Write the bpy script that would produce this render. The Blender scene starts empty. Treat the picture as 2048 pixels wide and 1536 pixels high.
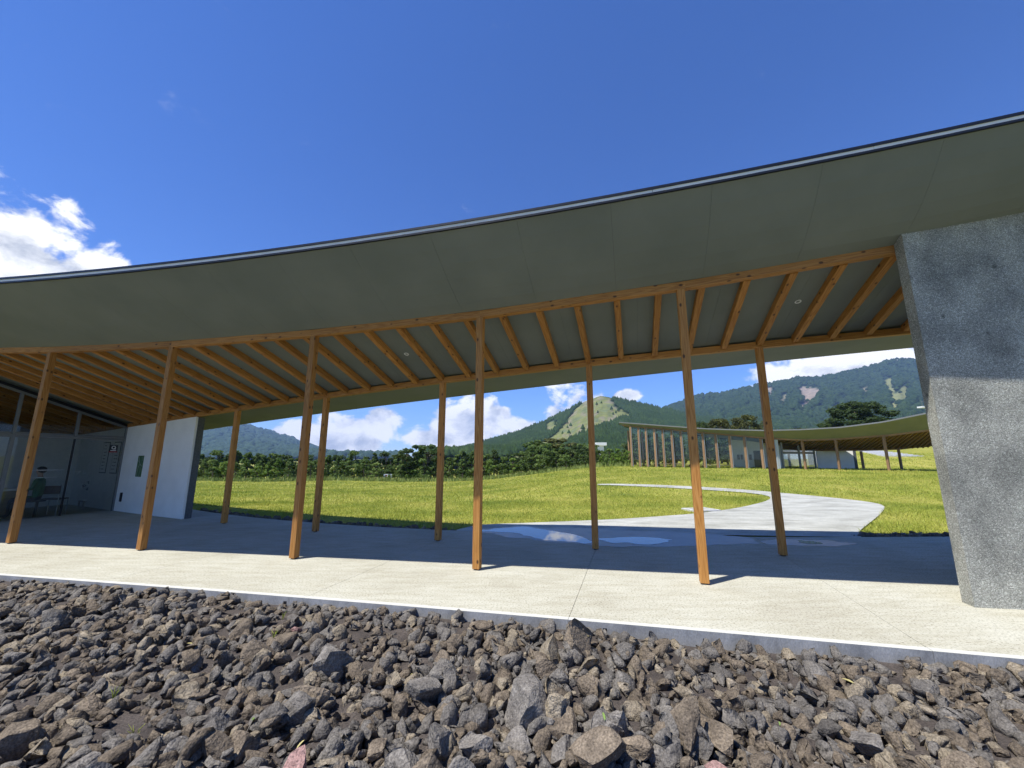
import bpy, math, random
import numpy as np
from mathutils import Vector, Matrix, noise as mnoise
R = math.radians
sc = bpy.context.scene
COL = sc.collection
rng = random.Random(7)
nrg = np.random.default_rng(11)

# ------------------------------------------------------------------ camera
H = 1.54; FPX = 797.0; TH = math.atan((917 - 768) / FPX)
cam = bpy.data.cameras.new('camera'); cam.lens = 36 * FPX / 2048; cam.sensor_width = 36
cam.clip_start = 0.05; cam.clip_end = 20000
camo = bpy.data.objects.new('camera', cam); COL.objects.link(camo)
camo.location = (0, 0, H); camo.rotation_euler = (math.pi / 2 + TH, 0, 0)
sc.camera = camo
CT, ST = math.cos(TH), math.sin(TH)
def ray(px, py):
    u = (px - 1024) / FPX; v = (768 - py) / FPX
    return Vector((u, CT - v * ST, v * CT + ST))
def at(px, py, D):                       # point on a pixel's ray at distance D along y
    r = ray(px, py); return Vector((r.x * D / r.y, D, H + r.z * D / r.y))
def gnd(px, py, z=0.0):
    r = ray(px, py); s = (z - H) / r.z
    return Vector((r.x * s, r.y * s, z))

# ------------------------------------------------------------------ light
SUN_AZ, SUN_EL = R(60), R(62)          # heading of the light, height of the sun
SD = Vector((math.sin(SUN_AZ) * math.cos(SUN_EL), math.cos(SUN_AZ) * math.cos(SUN_EL), -math.sin(SUN_EL)))
sun = bpy.data.lights.new('sun', 'SUN'); sun.energy = 5.0; sun.angle = R(0.53); sun.color = (1, .982, .95)
suno = bpy.data.objects.new('sun', sun); COL.objects.link(suno)
suno.rotation_euler = SD.to_track_quat('-Z', 'Y').to_euler(); suno.location = (-20, -10, 40)
sc.view_settings.view_transform = 'Standard'; sc.view_settings.look = 'None'
sc.view_settings.exposure = 0.5; sc.view_settings.gamma = 1
sc.cycles.max_bounces = 6; sc.cycles.diffuse_bounces = 3; sc.cycles.glossy_bounces = 3; sc.cycles.transparent_max_bounces = 16
sc.cycles.volume_bounces = 0
sc.cycles.use_adaptive_sampling = True; sc.cycles.adaptive_threshold = 0.02

world = bpy.data.worlds.new('World'); sc.world = world; world.use_nodes = True
def build_world():
    nt = world.node_tree; N = nt.nodes; L = nt.links; N.clear()
    def node(t, **k):
        n = N.new(t)
        for a, b in k.items(): setattr(n, a, b)
        return n
    def val(sock, v):
        if hasattr(v, 'is_output'): L.new(v, sock)
        else: sock.default_value = v
    def math_(op, a, b=0.0, c=None, clamp=False):
        n = node('ShaderNodeMath', operation=op, use_clamp=clamp)
        val(n.inputs[0], a); val(n.inputs[1], b)
        if c is not None: val(n.inputs[2], c)
        return n.outputs[0]
    sky = node('ShaderNodeTexSky', sky_type='NISHITA'); sky.sun_disc = False
    sky.sun_elevation = SUN_EL; sky.sun_rotation = math.atan2(-SD.x, -SD.y)
    sky.altitude = 900; sky.air_density = 1.0; sky.dust_density = 0.1; sky.ozone_density = 2.0
    hs = node('ShaderNodeHueSaturation'); hs.inputs['Saturation'].default_value = 1.12
    hs.inputs['Value'].default_value = 1.0
    L.new(sky.outputs[0], hs.inputs['Color'])
    tint = node('ShaderNodeMix', data_type='RGBA', blend_type='MULTIPLY'); tint.inputs[0].default_value = 1
    L.new(hs.outputs[0], tint.inputs[6]); tint.inputs[7].default_value = (.76, 1.0, 1.55, 1)
    tc = node('ShaderNodeTexCoord'); sp = node('ShaderNodeSeparateXYZ'); L.new(tc.outputs['Generated'], sp.inputs[0])
    az = math_('ARCTAN2', sp.outputs[0], sp.outputs[1])
    el = math_('ARCSINE', sp.outputs[2])
    def vec(a, b, c=0.0):
        n = node('ShaderNodeCombineXYZ'); val(n.inputs[0], a); val(n.inputs[1], b); val(n.inputs[2], c); return n.outputs[0]
    def noise(v, scale, detail, rough=.55, dist=0.0):
        n = node('ShaderNodeTexNoise'); L.new(v, n.inputs['Vector']); n.inputs['Scale'].default_value = scale
        n.inputs['Detail'].default_value = detail; n.inputs['Roughness'].default_value = rough
        n.inputs['Distortion'].default_value = dist
        return n.outputs['Fac']
    pv = vec(az, math_('MULTIPLY', el, 1.35), 3.7)
    n1 = noise(pv, 13, 7, .56, .25)
    pv2 = vec(math_('ADD', az, .016), math_('MULTIPLY', math_('ADD', el, -.028), 1.35), 3.7)
    n2 = noise(pv2, 13, 5, .56, .25)
    nb = noise(pv, 4, 3, .5)
    def ae(px, py):
        r = ray(px, py).normalized(); return math.atan2(r.x, r.y), math.asin(r.z)
    # cumulus heaps: centre and half size in photo pixels
    heaps = [(-160, 560, 330, 300), (10, 550, 260, 190), (150, 560, 190, 84),
             (700, 880, 120, 62), (600, 885, 110, 50), (560, 905, 160, 45), (960, 850, 100, 62), (880, 880, 90, 38), (1040, 870, 55, 40), (760, 840, 40, 34),
             (1253, 793, 46, 20), (1680, 760, 210, 62), (1850, 740, 200, 66), (1560, 790, 110, 36),
             (2300, 640, 260, 120), (-900, 700, 400, 140)]
    m = None
    for (x, y, w, h) in heaps:
        a0, e0 = ae(x, y); a1, _ = ae(x + w, y); am, _ = ae(x - w, y); _, e1 = ae(x, y - h)
        wa = (a1 - am) / 2; he = abs(e1 - e0)
        dx = math_('MULTIPLY', math_('SUBTRACT', az, a0), 1 / wa)
        dy = math_('MULTIPLY', math_('SUBTRACT', el, e0), 1 / he)
        # flatter bases: distances below the centre count more
        dyn = math_('MULTIPLY', math_('MINIMUM', dy, 0.0), 1.5); dyp = math_('MAXIMUM', dy, 0.0)
        dd = math_('SQRT', math_('ADD', math_('POWER', dx, 2.0), math_('ADD', math_('POWER', dyn, 2.0), math_('POWER', dyp, 2.0))))
        k = math_('MULTIPLY', math_('SUBTRACT', 1.0, dd), 1.5)
        m = k if m is None else math_('MAXIMUM', m, k)
    # loose fair weather cumulus all round, low above the horizon
    band = math_('SUBTRACT', math_('MULTIPLY', math_('SUBTRACT', nb, .47), 3.2), math_('MULTIPLY', math_('ABSOLUTE', math_('SUBTRACT', el, .10)), 3.2))  # cover raised, out of view as well, to make shade light less blue
    m = math_('MAXIMUM', m, math_('SUBTRACT', band, .2))
    m = math_('MAXIMUM', m, -1.5)
    def dens(n): return math_('ADD', m, math_('MULTIPLY', math_('SUBTRACT', n, .5), 3.1))
    d1 = dens(n1); d2 = dens(n2)
    mr = node('ShaderNodeMapRange', interpolation_type='SMOOTHSTEP'); L.new(d1, mr.inputs[0])
    mr.inputs[1].default_value = .06; mr.inputs[2].default_value = .50
    alpha = mr.outputs[0]
    # thin wisps high in the blue
    wv = vec(math_('MULTIPLY', az, 2.2), math_('MULTIPLY', el, 5.0), 1.0)
    wn = noise(wv, 3.2, 6, .6, .6)
    w = node('ShaderNodeMapRange', interpolation_type='SMOOTHSTEP'); L.new(wn, w.inputs[0]); w.inputs[1].default_value = .64; w.inputs[2].default_value = 1.0
    wisp = math_('MULTIPLY', w.outputs[0], .35)
    sh = math_('ADD', .50, math_('MULTIPLY', math_('SUBTRACT', d1, d2), .95), clamp=False)
    sh = math_('ADD', sh, math_('MULTIPLY', math_('SUBTRACT', .9, d1), .20))
    shc = math_('MINIMUM', math_('MAXIMUM', sh, 0.0), 1.0)
    cr = node('ShaderNodeValToRGB'); L.new(shc, cr.inputs[0])
    cr.color_ramp.elements[0].position = 0.05; cr.color_ramp.elements[0].color = (5.0, 5.4, 6.2, 1)
    cr.color_ramp.elements[1].position = .72; cr.color_ramp.elements[1].color = (10.6, 10.6, 10.6, 1)
    mx = node('ShaderNodeMix', data_type='RGBA'); L.new(math_('MAXIMUM', alpha, wisp), mx.inputs[0])
    L.new(tint.outputs[2], mx.inputs[6]); L.new(cr.outputs[0], mx.inputs[7])
    bg = node('ShaderNodeBackground'); bg.inputs['Strength'].default_value = .086
    L.new(mx.outputs[2], bg.inputs['Color'])
    out = node('ShaderNodeOutputWorld'); L.new(bg.outputs[0], out.inputs[0])
build_world()

# ------------------------------------------------------------------ helpers
def tag(o, label=None, cat=None, group=None, kind=None):
    if label: o['label'] = label
    if cat: o['category'] = cat
    if group: o['group'] = group
    if kind: o['kind'] = kind
    return o
def mesh(name, verts, faces, mats=None, smooth=False):
    me = bpy.data.meshes.new(name)
    me.from_pydata([tuple(v) for v in verts], [], faces); me.update()
    for m in (mats if isinstance(mats, (list, tuple)) else [mats]):
        if m: me.materials.append(m)
    if smooth: me.polygons.foreach_set('use_smooth', [True] * len(me.polygons))
    return me
def link(name, me, parent=None, mw=None):
    o = bpy.data.objects.new(name, me); COL.objects.link(o)
    if mw is not None: o.matrix_basis = mw
    if parent is not None:
        o.parent = parent
        r = parent
        inv = Matrix.Identity(4)
        chain = []
        while r is not None: chain.append(r); r = r.parent
        W = Matrix.Identity(4)
        for c in reversed(chain): W = W @ c.matrix_parent_inverse @ c.matrix_basis
        o.matrix_parent_inverse = W.inverted()
    return o
def add(name, verts, faces, mat, parent=None, smooth=False, mw=None):
    return link(name, mesh(name, verts, faces, mat, smooth), parent, mw)
def root(name, loc, label, cat, group=None):
    o = bpy.data.objects.new(name, None); COL.objects.link(o); o.location = loc; o.empty_display_size = .2
    return tag(o, label, cat, group)
class MB:                                  # collects shapes into one mesh
    def __init__(s): s.v = []; s.f = []; s.mi = []; s.m = 0
    def put(s, v, f):
        b = len(s.v); s.v += [tuple(p) for p in v]; s.f += [tuple(i + b for i in q) for q in f]; s.mi += [s.m] * len(f); return s
    def box(s, a, b):
        x0, y0, z0 = a; x1, y1, z1 = b
        return s.put([(x0, y0, z0), (x1, y0, z0), (x1, y1, z0), (x0, y1, z0), (x0, y0, z1), (x1, y0, z1), (x1, y1, z1), (x0, y1, z1)],
                     [(3, 2, 1, 0), (4, 5, 6, 7), (0, 1, 5, 4), (1, 2, 6, 5), (2, 3, 7, 6), (3, 0, 4, 7)])
    def tube(s, pts, rad, n=8, cap=True):
        pts = [Vector(p) for p in pts]; rs = rad if isinstance(rad, (list, tuple)) else [rad] * len(pts)
        V = []; F = []
        for i, p in enumerate(pts):
            d = (pts[min(i + 1, len(pts) - 1)] - pts[max(i - 1, 0)]).normalized()
            a = d.cross(Vector((0, 0, 1)) if abs(d.z) < .9 else Vector((1, 0, 0))).normalized(); b = d.cross(a)
            for k in range(n):
                t = 2 * math.pi * k / n; V.append(p + a * math.cos(t) * rs[i] + b * math.sin(t) * rs[i])
        for i in range(len(pts) - 1):
            for k in range(n):
                F.append((i * n + k, i * n + (k + 1) % n, (i + 1) * n + (k + 1) % n, (i + 1) * n + k))
        if cap: F.append(tuple(range(n))[::-1]); F.append(tuple((len(pts) - 1) * n + k for k in range(n)))
        return s.put(V, F)
    def ball(s, c, r, nu=12, nv=8):
        r = r if isinstance(r, (tuple, list)) else (r, r, r); V = []; F = []
        for j in range(1, nv):
            for i in range(nu):
                a = 2 * math.pi * i / nu; b = math.pi * j / nv
                V.append((c[0] + r[0] * math.sin(b) * math.cos(a), c[1] + r[1] * math.sin(b) * math.sin(a), c[2] + r[2] * math.cos(b)))
        V += [(c[0], c[1], c[2] + r[2]), (c[0], c[1], c[2] - r[2])]; T = len(V) - 2
        for j in range(nv - 2):
            for i in range(nu): F.append((j * nu + i, (j + 1) * nu + i, (j + 1) * nu + (i + 1) % nu, j * nu + (i + 1) % nu))
        for i in range(nu): F.append((T, i, (i + 1) % nu)); F.append((T + 1, (nv - 2) * nu + (i + 1) % nu, (nv - 2) * nu + i))
        return s.put(V, F)
    def build(s, name, mat, parent=None, smooth=False, mw=None):
        me = mesh(name, s.v, s.f, mat, smooth)
        if any(s.mi): me.polygons.foreach_set('material_index', s.mi)
        return link(name, me, parent, mw)
def prism_verts(poly, z0, z1):
    """closed prism from a plan polygon (counter-clockwise); z0/z1 numbers or functions of (x, y)"""
    a = z0 if callable(z0) else (lambda x, y: z0); b = z1 if callable(z1) else (lambda x, y: z1)
    n = len(poly)
    v = [(x, y, a(x, y)) for x, y in poly] + [(x, y, b(x, y)) for x, y in poly]
    f = [tuple(range(n))[::-1], tuple(range(n, 2 * n))] + [(i, (i + 1) % n, n + (i + 1) % n, n + i) for i in range(n)]
    return v, f
def stick_mesh(name, w, h, L, mat, ch=.004):
    """squared timber along local z with chamfered arrises"""
    x, y = w / 2, h / 2
    P = [(-x + ch, -y), (x - ch, -y), (x, -y + ch), (x, y - ch), (x - ch, y), (-x + ch, y), (-x, y - ch), (-x, -y + ch)]
    v = [(a, b, 0) for a, b in P] + [(a, b, L) for a, b in P]
    f = [tuple(range(8))[::-1], tuple(range(8, 16))] + [(i, (i + 1) % 8, 8 + (i + 1) % 8, 8 + i) for i in range(8)]
    return mesh(name, v, f, mat)
def frame(p0, p1, up=Vector((0, 0, 1))):
    z = (p1 - p0).normalized(); y = (up - z * up.dot(z)).normalized(); x = y.cross(z)
    return Matrix(((x.x, y.x, z.x, p0.x), (x.y, y.y, z.y, p0.y), (x.z, y.z, z.z, p0.z), (0, 0, 0, 1)))
def stick(name, p0, p1, w, h, mat, parent, up=Vector((0, 0, 1)), ch=.004):
    p0 = Vector(p0); p1 = Vector(p1)
    return link(name, stick_mesh(name, w, h, (p1 - p0).length, mat, ch), parent, frame(p0, p1, up))
def sstep(a, b, x):
    t = min(1, max(0, (x - a) / (b - a))); return t * t * (3 - 2 * t)

# ------------------------------------------------------------------ materials
def new_mat(name):
    m = bpy.data.materials.new(name); m.use_nodes = True
    return m, m.node_tree, m.node_tree.nodes['Principled BSDF']
def mat(name, stops, scale=4, rough=.7, bump=0, bscale=None, coord='Object', stretch=(1, 1, 1), detail=6, spec=.5, metal=0, rand=0, nrough=.55, bdist=.01, fine=0, fscale=120, trans=0):
    m, nt, B = new_mat(name); N = nt.nodes; L = nt.links
    tc = N.new('ShaderNodeTexCoord'); mp = N.new('ShaderNodeMapping'); mp.inputs['Scale'].default_value = stretch
    if coord == 'World':
        ge = N.new('ShaderNodeNewGeometry'); L.new(ge.outputs['Position'], mp.inputs['Vector'])
    else: L.new(tc.outputs[coord], mp.inputs['Vector'])
    v = mp.outputs[0]
    oi = N.new('ShaderNodeObjectInfo')
    if rand:
        ad = N.new('ShaderNodeVectorMath'); ad.operation = 'ADD'; L.new(v, ad.inputs[0])
        ml = N.new('ShaderNodeMath'); ml.operation = 'MULTIPLY'; L.new(oi.outputs['Random'], ml.inputs[0]); ml.inputs[1].default_value = 57
        L.new(ml.outputs[0], ad.inputs[1]); v = ad.outputs[0]
    nz = N.new('ShaderNodeTexNoise'); L.new(v, nz.inputs['Vector']); nz.inputs['Scale'].default_value = scale
    nz.inputs['Detail'].default_value = detail; nz.inputs['Roughness'].default_value = nrough
    cr = N.new('ShaderNodeValToRGB'); L.new(nz.outputs['Fac'], cr.inputs[0])
    els = cr.color_ramp.elements
    while len(els) < len(stops): els.new(.5)
    for e, (p, c) in zip(els, stops): e.position = p; e.color = (*c, 1)
    colour = cr.outputs[0]
    if fine:
        n2 = N.new('ShaderNodeTexNoise'); L.new(v, n2.inputs['Vector']); n2.inputs['Scale'].default_value = fscale; n2.inputs['Detail'].default_value = 3
        mr = N.new('ShaderNodeMapRange'); L.new(n2.outputs['Fac'], mr.inputs[0]); mr.inputs[1].default_value = .3; mr.inputs[2].default_value = .7
        mr.inputs[3].default_value = 1 - fine; mr.inputs[4].default_value = 1 + fine
        mm = N.new('ShaderNodeVectorMath'); mm.operation = 'SCALE'; L.new(colour, mm.inputs[0]); L.new(mr.outputs[0], mm.inputs['Scale']); colour = mm.outputs[0]
    if rand:
        mr = N.new('ShaderNodeMapRange'); L.new(oi.outputs['Random'], mr.inputs[0]); mr.inputs[3].default_value = 1 - rand; mr.inputs[4].default_value = 1 + rand
        mm = N.new('ShaderNodeVectorMath'); mm.operation = 'SCALE'; L.new(colour, mm.inputs[0]); L.new(mr.outputs[0], mm.inputs['Scale']); colour = mm.outputs[0]
    L.new(colour, B.inputs['Base Color'])
    B.inputs['Roughness'].default_value = rough; B.inputs['Metallic'].default_value = metal
    B.inputs['Specular IOR Level'].default_value = spec
    if bump:
        nb = N.new('ShaderNodeTexNoise'); L.new(v, nb.inputs['Vector']); nb.inputs['Scale'].default_value = bscale or scale * 4; nb.inputs['Detail'].default_value = 5
        bp = N.new('ShaderNodeBump'); bp.inputs['Strength'].default_value = bump; bp.inputs['Distance'].default_value = bdist
        L.new(nb.outputs['Fac'], bp.inputs['Height']); L.new(bp.outputs[0], B.inputs['Normal'])
    if trans:
        tb_ = N.new('ShaderNodeBsdfTranslucent'); L.new(colour, tb_.inputs['Color']); mx_ = N.new('ShaderNodeMixShader'); mx_.inputs[0].default_value = trans
        L.new(B.outputs[0], mx_.inputs[1]); L.new(tb_.outputs[0], mx_.inputs[2]); L.new(mx_.outputs[0], N['Material Output'].inputs['Surface'])
    return m
def plain(name, c, rough=.6, metal=0, spec=.5):
    return mat(name, [(.3, tuple(x * .93 for x in c)), (.7, tuple(min(1, x * 1.07) for x in c))], 7, rough, metal=metal, spec=spec)
def wood_mat(name, dark, mid, light, knots=True):
    m, nt, B = new_mat(name); N = nt.nodes; L = nt.links
    tc = N.new('ShaderNodeTexCoord'); oi = N.new('ShaderNodeObjectInfo')
    ml = N.new('ShaderNodeMath'); ml.operation = 'MULTIPLY'; L.new(oi.outputs['Random'], ml.inputs[0]); ml.inputs[1].default_value = 83
    ad = N.new('ShaderNodeVectorMath'); ad.operation = 'ADD'; L.new(tc.outputs['Object'], ad.inputs[0]); L.new(ml.outputs[0], ad.inputs[1])
    mp = N.new('ShaderNodeMapping'); mp.inputs['Scale'].default_value = (11, 11, .55); L.new(ad.outputs[0], mp.inputs['Vector'])
    big = N.new('ShaderNodeTexNoise'); L.new(mp.outputs[0], big.inputs['Vector']); big.inputs['Scale'].default_value = 1.0; big.inputs['Detail'].default_value = 2
    # growth rings: contour lines of a slow noise
    mu = N.new('ShaderNodeMath'); mu.operation = 'MULTIPLY'; L.new(big.outputs['Fac'], mu.inputs[0]); mu.inputs[1].default_value = 26
    fr = N.new('ShaderNodeMath'); fr.operation = 'PINGPONG'; L.new(mu.outputs[0], fr.inputs[0]); fr.inputs[1].default_value = 1
    mp2 = N.new('ShaderNodeMapping'); mp2.inputs['Scale'].default_value = (150, 150, 3); L.new(ad.outputs[0], mp2.inputs['Vector'])
    fib = N.new('ShaderNodeTexNoise'); L.new(mp2.outputs[0], fib.inputs['Vector']); fib.inputs['Scale'].default_value = 1; fib.inputs['Detail'].default_value = 3
    mixf = N.new('ShaderNodeMath'); mixf.operation = 'MULTIPLY_ADD'; L.new(fr.outputs[0], mixf.inputs[0]); mixf.inputs[1].default_value = .55; 
    m2 = N.new('ShaderNodeMath'); m2.operation = 'MULTIPLY'; L.new(fib.outputs['Fac'], m2.inputs[0]); m2.inputs[1].default_value = .5; L.new(m2.outputs[0], mixf.inputs[2])
    cr = N.new('ShaderNodeValToRGB'); L.new(mixf.outputs[0], cr.inputs[0]); e = cr.color_ramp.elements
    e[0].position = .08; e[0].color = (*dark, 1); e[1].position = .95; e[1].color = (*light, 1); k = e.new(.5); k.color = (*mid, 1)
    col = cr.outputs[0]
    mr = N.new('ShaderNodeMapRange'); L.new(oi.outputs['Random'], mr.inputs[0]); mr.inputs[3].default_value = .82; mr.inputs[4].default_value = 1.15
    mm = N.new('ShaderNodeVectorMath'); mm.operation = 'SCALE'; L.new(col, mm.inputs[0]); L.new(mr.outputs[0], mm.inputs['Scale']); col = mm.outputs[0]
    if knots:
        mp3 = N.new('ShaderNodeMapping'); mp3.inputs['Scale'].default_value = (9, 9, 5.2); L.new(ad.outputs[0], mp3.inputs['Vector'])
        vo = N.new('ShaderNodeTexVoronoi'); L.new(mp3.outputs[0], vo.inputs['Vector']); vo.inputs['Scale'].default_value = 1; vo.inputs['Randomness'].default_value = 1
        ks = N.new('ShaderNodeMapRange'); L.new(vo.outputs['Distance'], ks.inputs[0]); ks.inputs[1].default_value = .10; ks.inputs[2].default_value = .19; ks.inputs[3].default_value = .9; ks.inputs[4].default_value = 0
        mx = N.new('ShaderNodeMix'); mx.data_type = 'RGBA'; L.new(ks.outputs[0], mx.inputs[0]); L.new(col, mx.inputs[6]); mx.inputs[7].default_value = (.045, .016, .006, 1); col = mx.outputs[2]
    L.new(col, B.inputs['Base Color']); B.inputs['Roughness'].default_value = .62; B.inputs['Specular IOR Level'].default_value = .35
    bp = N.new('ShaderNodeBump'); bp.inputs['Strength'].default_value = .25; bp.inputs['Distance'].default_value = .003
    L.new(fib.outputs['Fac'], bp.inputs['Height']); L.new(bp.outputs[0], B.inputs['Normal'])
    return m
WOOD = wood_mat('larch_wood', (.25, .094, .016), (.39, .172, .036), (.50, .25, .070))
WOODFAR = wood_mat('weathered_larch', (.17, .095, .045), (.27, .16, .08), (.36, .23, .125), False)
SOFFIT = mat('soffit_board', [(.3, (.155, .176, .156)), (.7, (.196, .216, .192))], .9, .75, bump=.06, bscale=60, spec=.3, bdist=.002)
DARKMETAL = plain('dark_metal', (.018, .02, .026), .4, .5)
FASCIA = mat('galvanised_fascia', [(.3, (.74, .725, .66)), (.7, (.84, .825, .76))], 3, .5, metal=.0, spec=.2)
STEEL = plain('post_base_steel', (.06, .055, .05), .5, .8)
def concrete_slab_mat():
    m, nt, B = new_mat('slab_concrete'); N = nt.nodes; L = nt.links
    tc = N.new('ShaderNodeTexCoord')
    def nz(s, d, r=.6, st=None):
        n = N.new('ShaderNodeTexNoise'); n.inputs['Scale'].default_value = s; n.inputs['Detail'].default_value = d; n.inputs['Roughness'].default_value = r
        src = tc.outputs['Object']
        if st:
            mp = N.new('ShaderNodeMapping'); mp.inputs['Scale'].default_value = st; mp.inputs['Rotation'].default_value = (0, 0, R(10)); L.new(src, mp.inputs[0]); src = mp.outputs[0]
        L.new(src, n.inputs['Vector']); return n.outputs['Fac']
    def ramp(f, st):
        c = N.new('ShaderNodeValToRGB'); L.new(f, c.inputs[0])
        while len(c.color_ramp.elements) < len(st): c.color_ramp.elements.new(.5)
        for e, (p, k) in zip(c.color_ramp.elements, st): e.position = p; e.color = (*k, 1)
        return c.outputs[0]
    def mul(a, b):
        x = N.new('ShaderNodeMix'); x.data_type = 'RGBA'; x.blend_type = 'MULTIPLY'; x.inputs[0].default_value = 1; L.new(a, x.inputs[6]); L.new(b, x.inputs[7]); return x.outputs[2]
    base = ramp(nz(.8, 5), [(.3, (.45, .422, .328)), (.5, (.512, .487, .385)), (.72, (.56, .54, .44))])
    spk = ramp(nz(48, 5, .75), [(.36, (.42, .41, .39)), (.47, (.93, .93, .92)), (.6, (1, 1, 1)), (.75, (1.0, 1.0, 1.0))])
    stk = ramp(nz(1, 6, .65, (2.2, 9, 1)), [(.35, (.86, .845, .81)), (.6, (1, 1, 1))])
    L.new(mul(mul(base, spk), stk), B.inputs['Base Color']); B.inputs['Roughness'].default_value = .9; B.inputs['Specular IOR Level'].default_value = .08
    bp = N.new('ShaderNodeBump'); bp.inputs['Strength'].default_value = .35; bp.inputs['Distance'].default_value = .004
    L.new(nz(60, 5, .7), bp.inputs['Height']); L.new(bp.outputs[0], B.inputs['Normal'])
    return m
SLAB = concrete_slab_mat()
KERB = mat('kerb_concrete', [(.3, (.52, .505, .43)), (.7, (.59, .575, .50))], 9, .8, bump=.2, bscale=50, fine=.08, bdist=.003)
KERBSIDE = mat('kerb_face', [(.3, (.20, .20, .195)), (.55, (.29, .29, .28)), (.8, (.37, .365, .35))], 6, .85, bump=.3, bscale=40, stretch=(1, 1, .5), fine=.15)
def washed_concrete():
    m, nt, B = new_mat('washed_aggregate_concrete'); N = nt.nodes; L = nt.links
    tc = N.new('ShaderNodeTexCoord')
    vo = N.new('ShaderNodeTexVoronoi'); vo.inputs['Scale'].default_value = 120; L.new(tc.outputs['Object'], vo.inputs['Vector'])
    hs = N.new('ShaderNodeSeparateColor'); L.new(vo.outputs['Color'], hs.inputs[0])
    cr = N.new('ShaderNodeValToRGB'); L.new(hs.outputs[0], cr.inputs[0]); e = cr.color_ramp.elements
    e[0].position = 0; e[0].color = (.20, .195, .165, 1); e[1].position = 1; e[1].color = (.66, .645, .55, 1)
    k = e.new(.5); k.color = (.35, .34, .285, 1); k = e.new(.88); k.color = (.43, .42, .355, 1)
    nz = N.new('ShaderNodeTexNoise'); nz.inputs['Scale'].default_value = 2.3; nz.inputs['Detail'].default_value = 7; L.new(tc.outputs['Object'], nz.inputs['Vector'])
    c2 = N.new('ShaderNodeValToRGB'); L.new(nz.outputs['Fac'], c2.inputs[0]); c2.color_ramp.elements[0].position = .34; c2.color_ramp.elements[0].color = (.68, .69, .69, 1); c2.color_ramp.elements[1].position = .62; c2.color_ramp.elements[1].color = (1.12, 1.12, 1.10, 1)
    vs = N.new('ShaderNodeTexVoronoi'); vs.inputs['Scale'].default_value = 2.6; L.new(tc.outputs['Object'], vs.inputs['Vector'])
    c3 = N.new('ShaderNodeValToRGB'); L.new(vs.outputs['Distance'], c3.inputs[0]); c3.color_ramp.elements[0].position = .03; c3.color_ramp.elements[0].color = (.5, .5, .5, 1); c3.color_ramp.elements[1].position = .09; c3.color_ramp.elements[1].color = (1, 1, 1, 1)
    x = N.new('ShaderNodeMix'); x.data_type = 'RGBA'; x.blend_type = 'MULTIPLY'; x.inputs[0].default_value = 1; L.new(cr.outputs[0], x.inputs[6]); L.new(c2.outputs[0], x.inputs[7])
    y = N.new('ShaderNodeMix'); y.data_type = 'RGBA'; y.blend_type = 'MULTIPLY'; y.inputs[0].default_value = 1; L.new(x.outputs[2], y.inputs[6]); L.new(c3.outputs[0], y.inputs[7])
    L.new(y.outputs[2], B.inputs['Base Color']); B.inputs['Roughness'].default_value = .9; B.inputs['Specular IOR Level'].default_value = .1
    bp = N.new('ShaderNodeBump'); bp.inputs['Strength'].default_value = .8; bp.inputs['Distance'].default_value = .006
    L.new(vo.outputs['Distance'], bp.inputs['Height']); bp.invert = True; L.new(bp.outputs[0], B.inputs['Normal'])
    return m
WASHED = washed_concrete()
WHITEWALL = mat('white_render', [(.3, (.80, .775, .70)), (.7, (.87, .845, .77))], 2.5, .9, spec=.1, bump=.05, bscale=80)
INWALL = plain('room_white_paint', (.70, .70, .67), .8)
DARKCONC = mat('dark_wall_end', [(.3, (.06, .065, .065)), (.7, (.13, .135, .135))], 30, .8, bump=.5, bscale=80)
ALU = plain('grey_aluminium', (.20, .205, .20), .45, .4)
BLACK = plain('black_plastic', (.012, .012, .013), .45)
WHITEP = plain('white_plastic', (.72, .72, .71), .4)
PAPER = plain('paper_white', (.72, .72, .69), .8)
def glass_mat(name, tintc, refl=1.0):
    m, nt, B = new_mat(name); N = nt.nodes; L = nt.links; N.remove(B)
    tr = N.new('ShaderNodeBsdfTransparent'); tr.inputs[0].default_value = (*tintc, 1)
    gl = N.new('ShaderNodeBsdfGlossy'); gl.inputs['Roughness'].default_value = .005; gl.inputs['Color'].default_value = (.95, .97, 1, 1)
    fr = N.new('ShaderNodeFresnel'); fr.inputs[0].default_value = 1.5
    ml = N.new('ShaderNodeMath'); ml.operation = 'MULTIPLY'; L.new(fr.outputs[0], ml.inputs[0]); ml.inputs[1].default_value = refl
    mx = N.new('ShaderNodeMixShader'); L.new(ml.outputs[0], mx.inputs[0]); L.new(tr.outputs[0], mx.inputs[1]); L.new(gl.outputs[0], mx.inputs[2])
    L.new(mx.outputs[0], N['Material Output'].inputs[0]); return m
GLASS = glass_mat('window_glass', (.88, .90, .88), .6)
GRASS = mat('meadow_grass', [(.30, (.16, .18, .022)), (.5, (.26, .255, .04)), (.68, (.35, .315, .07))], .35, .85, bump=.5, bscale=14, spec=.15, fine=.35, fscale=18, detail=8, bdist=.05)
BLADE = mat('grass_blade', [(.28, (.19, .26, .034)), (.5, (.36, .39, .064)), (.72, (.50, .475, .115))], .35, .7, spec=.2, fine=.4, fscale=30, detail=8, trans=.3)
TALLGRASS = mat('tall_grass', [(.3, (.15, .21, .04)), (.7, (.30, .34, .10))], 1.5, .7, spec=.2, fine=.3, fscale=30)
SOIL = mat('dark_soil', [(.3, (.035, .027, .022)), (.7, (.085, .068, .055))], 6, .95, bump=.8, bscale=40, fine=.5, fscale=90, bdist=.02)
PATHM = mat('path_concrete', [(.30, (.23, .225, .18)), (.48, (.37, .36, .295)), (.66, (.47, .46, .39))], 1.3, .85, bump=.3, bscale=50, stretch=(.75, 1.5, 1), fine=.25, fscale=60, detail=8, nrough=.68, bdist=.004)

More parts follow.
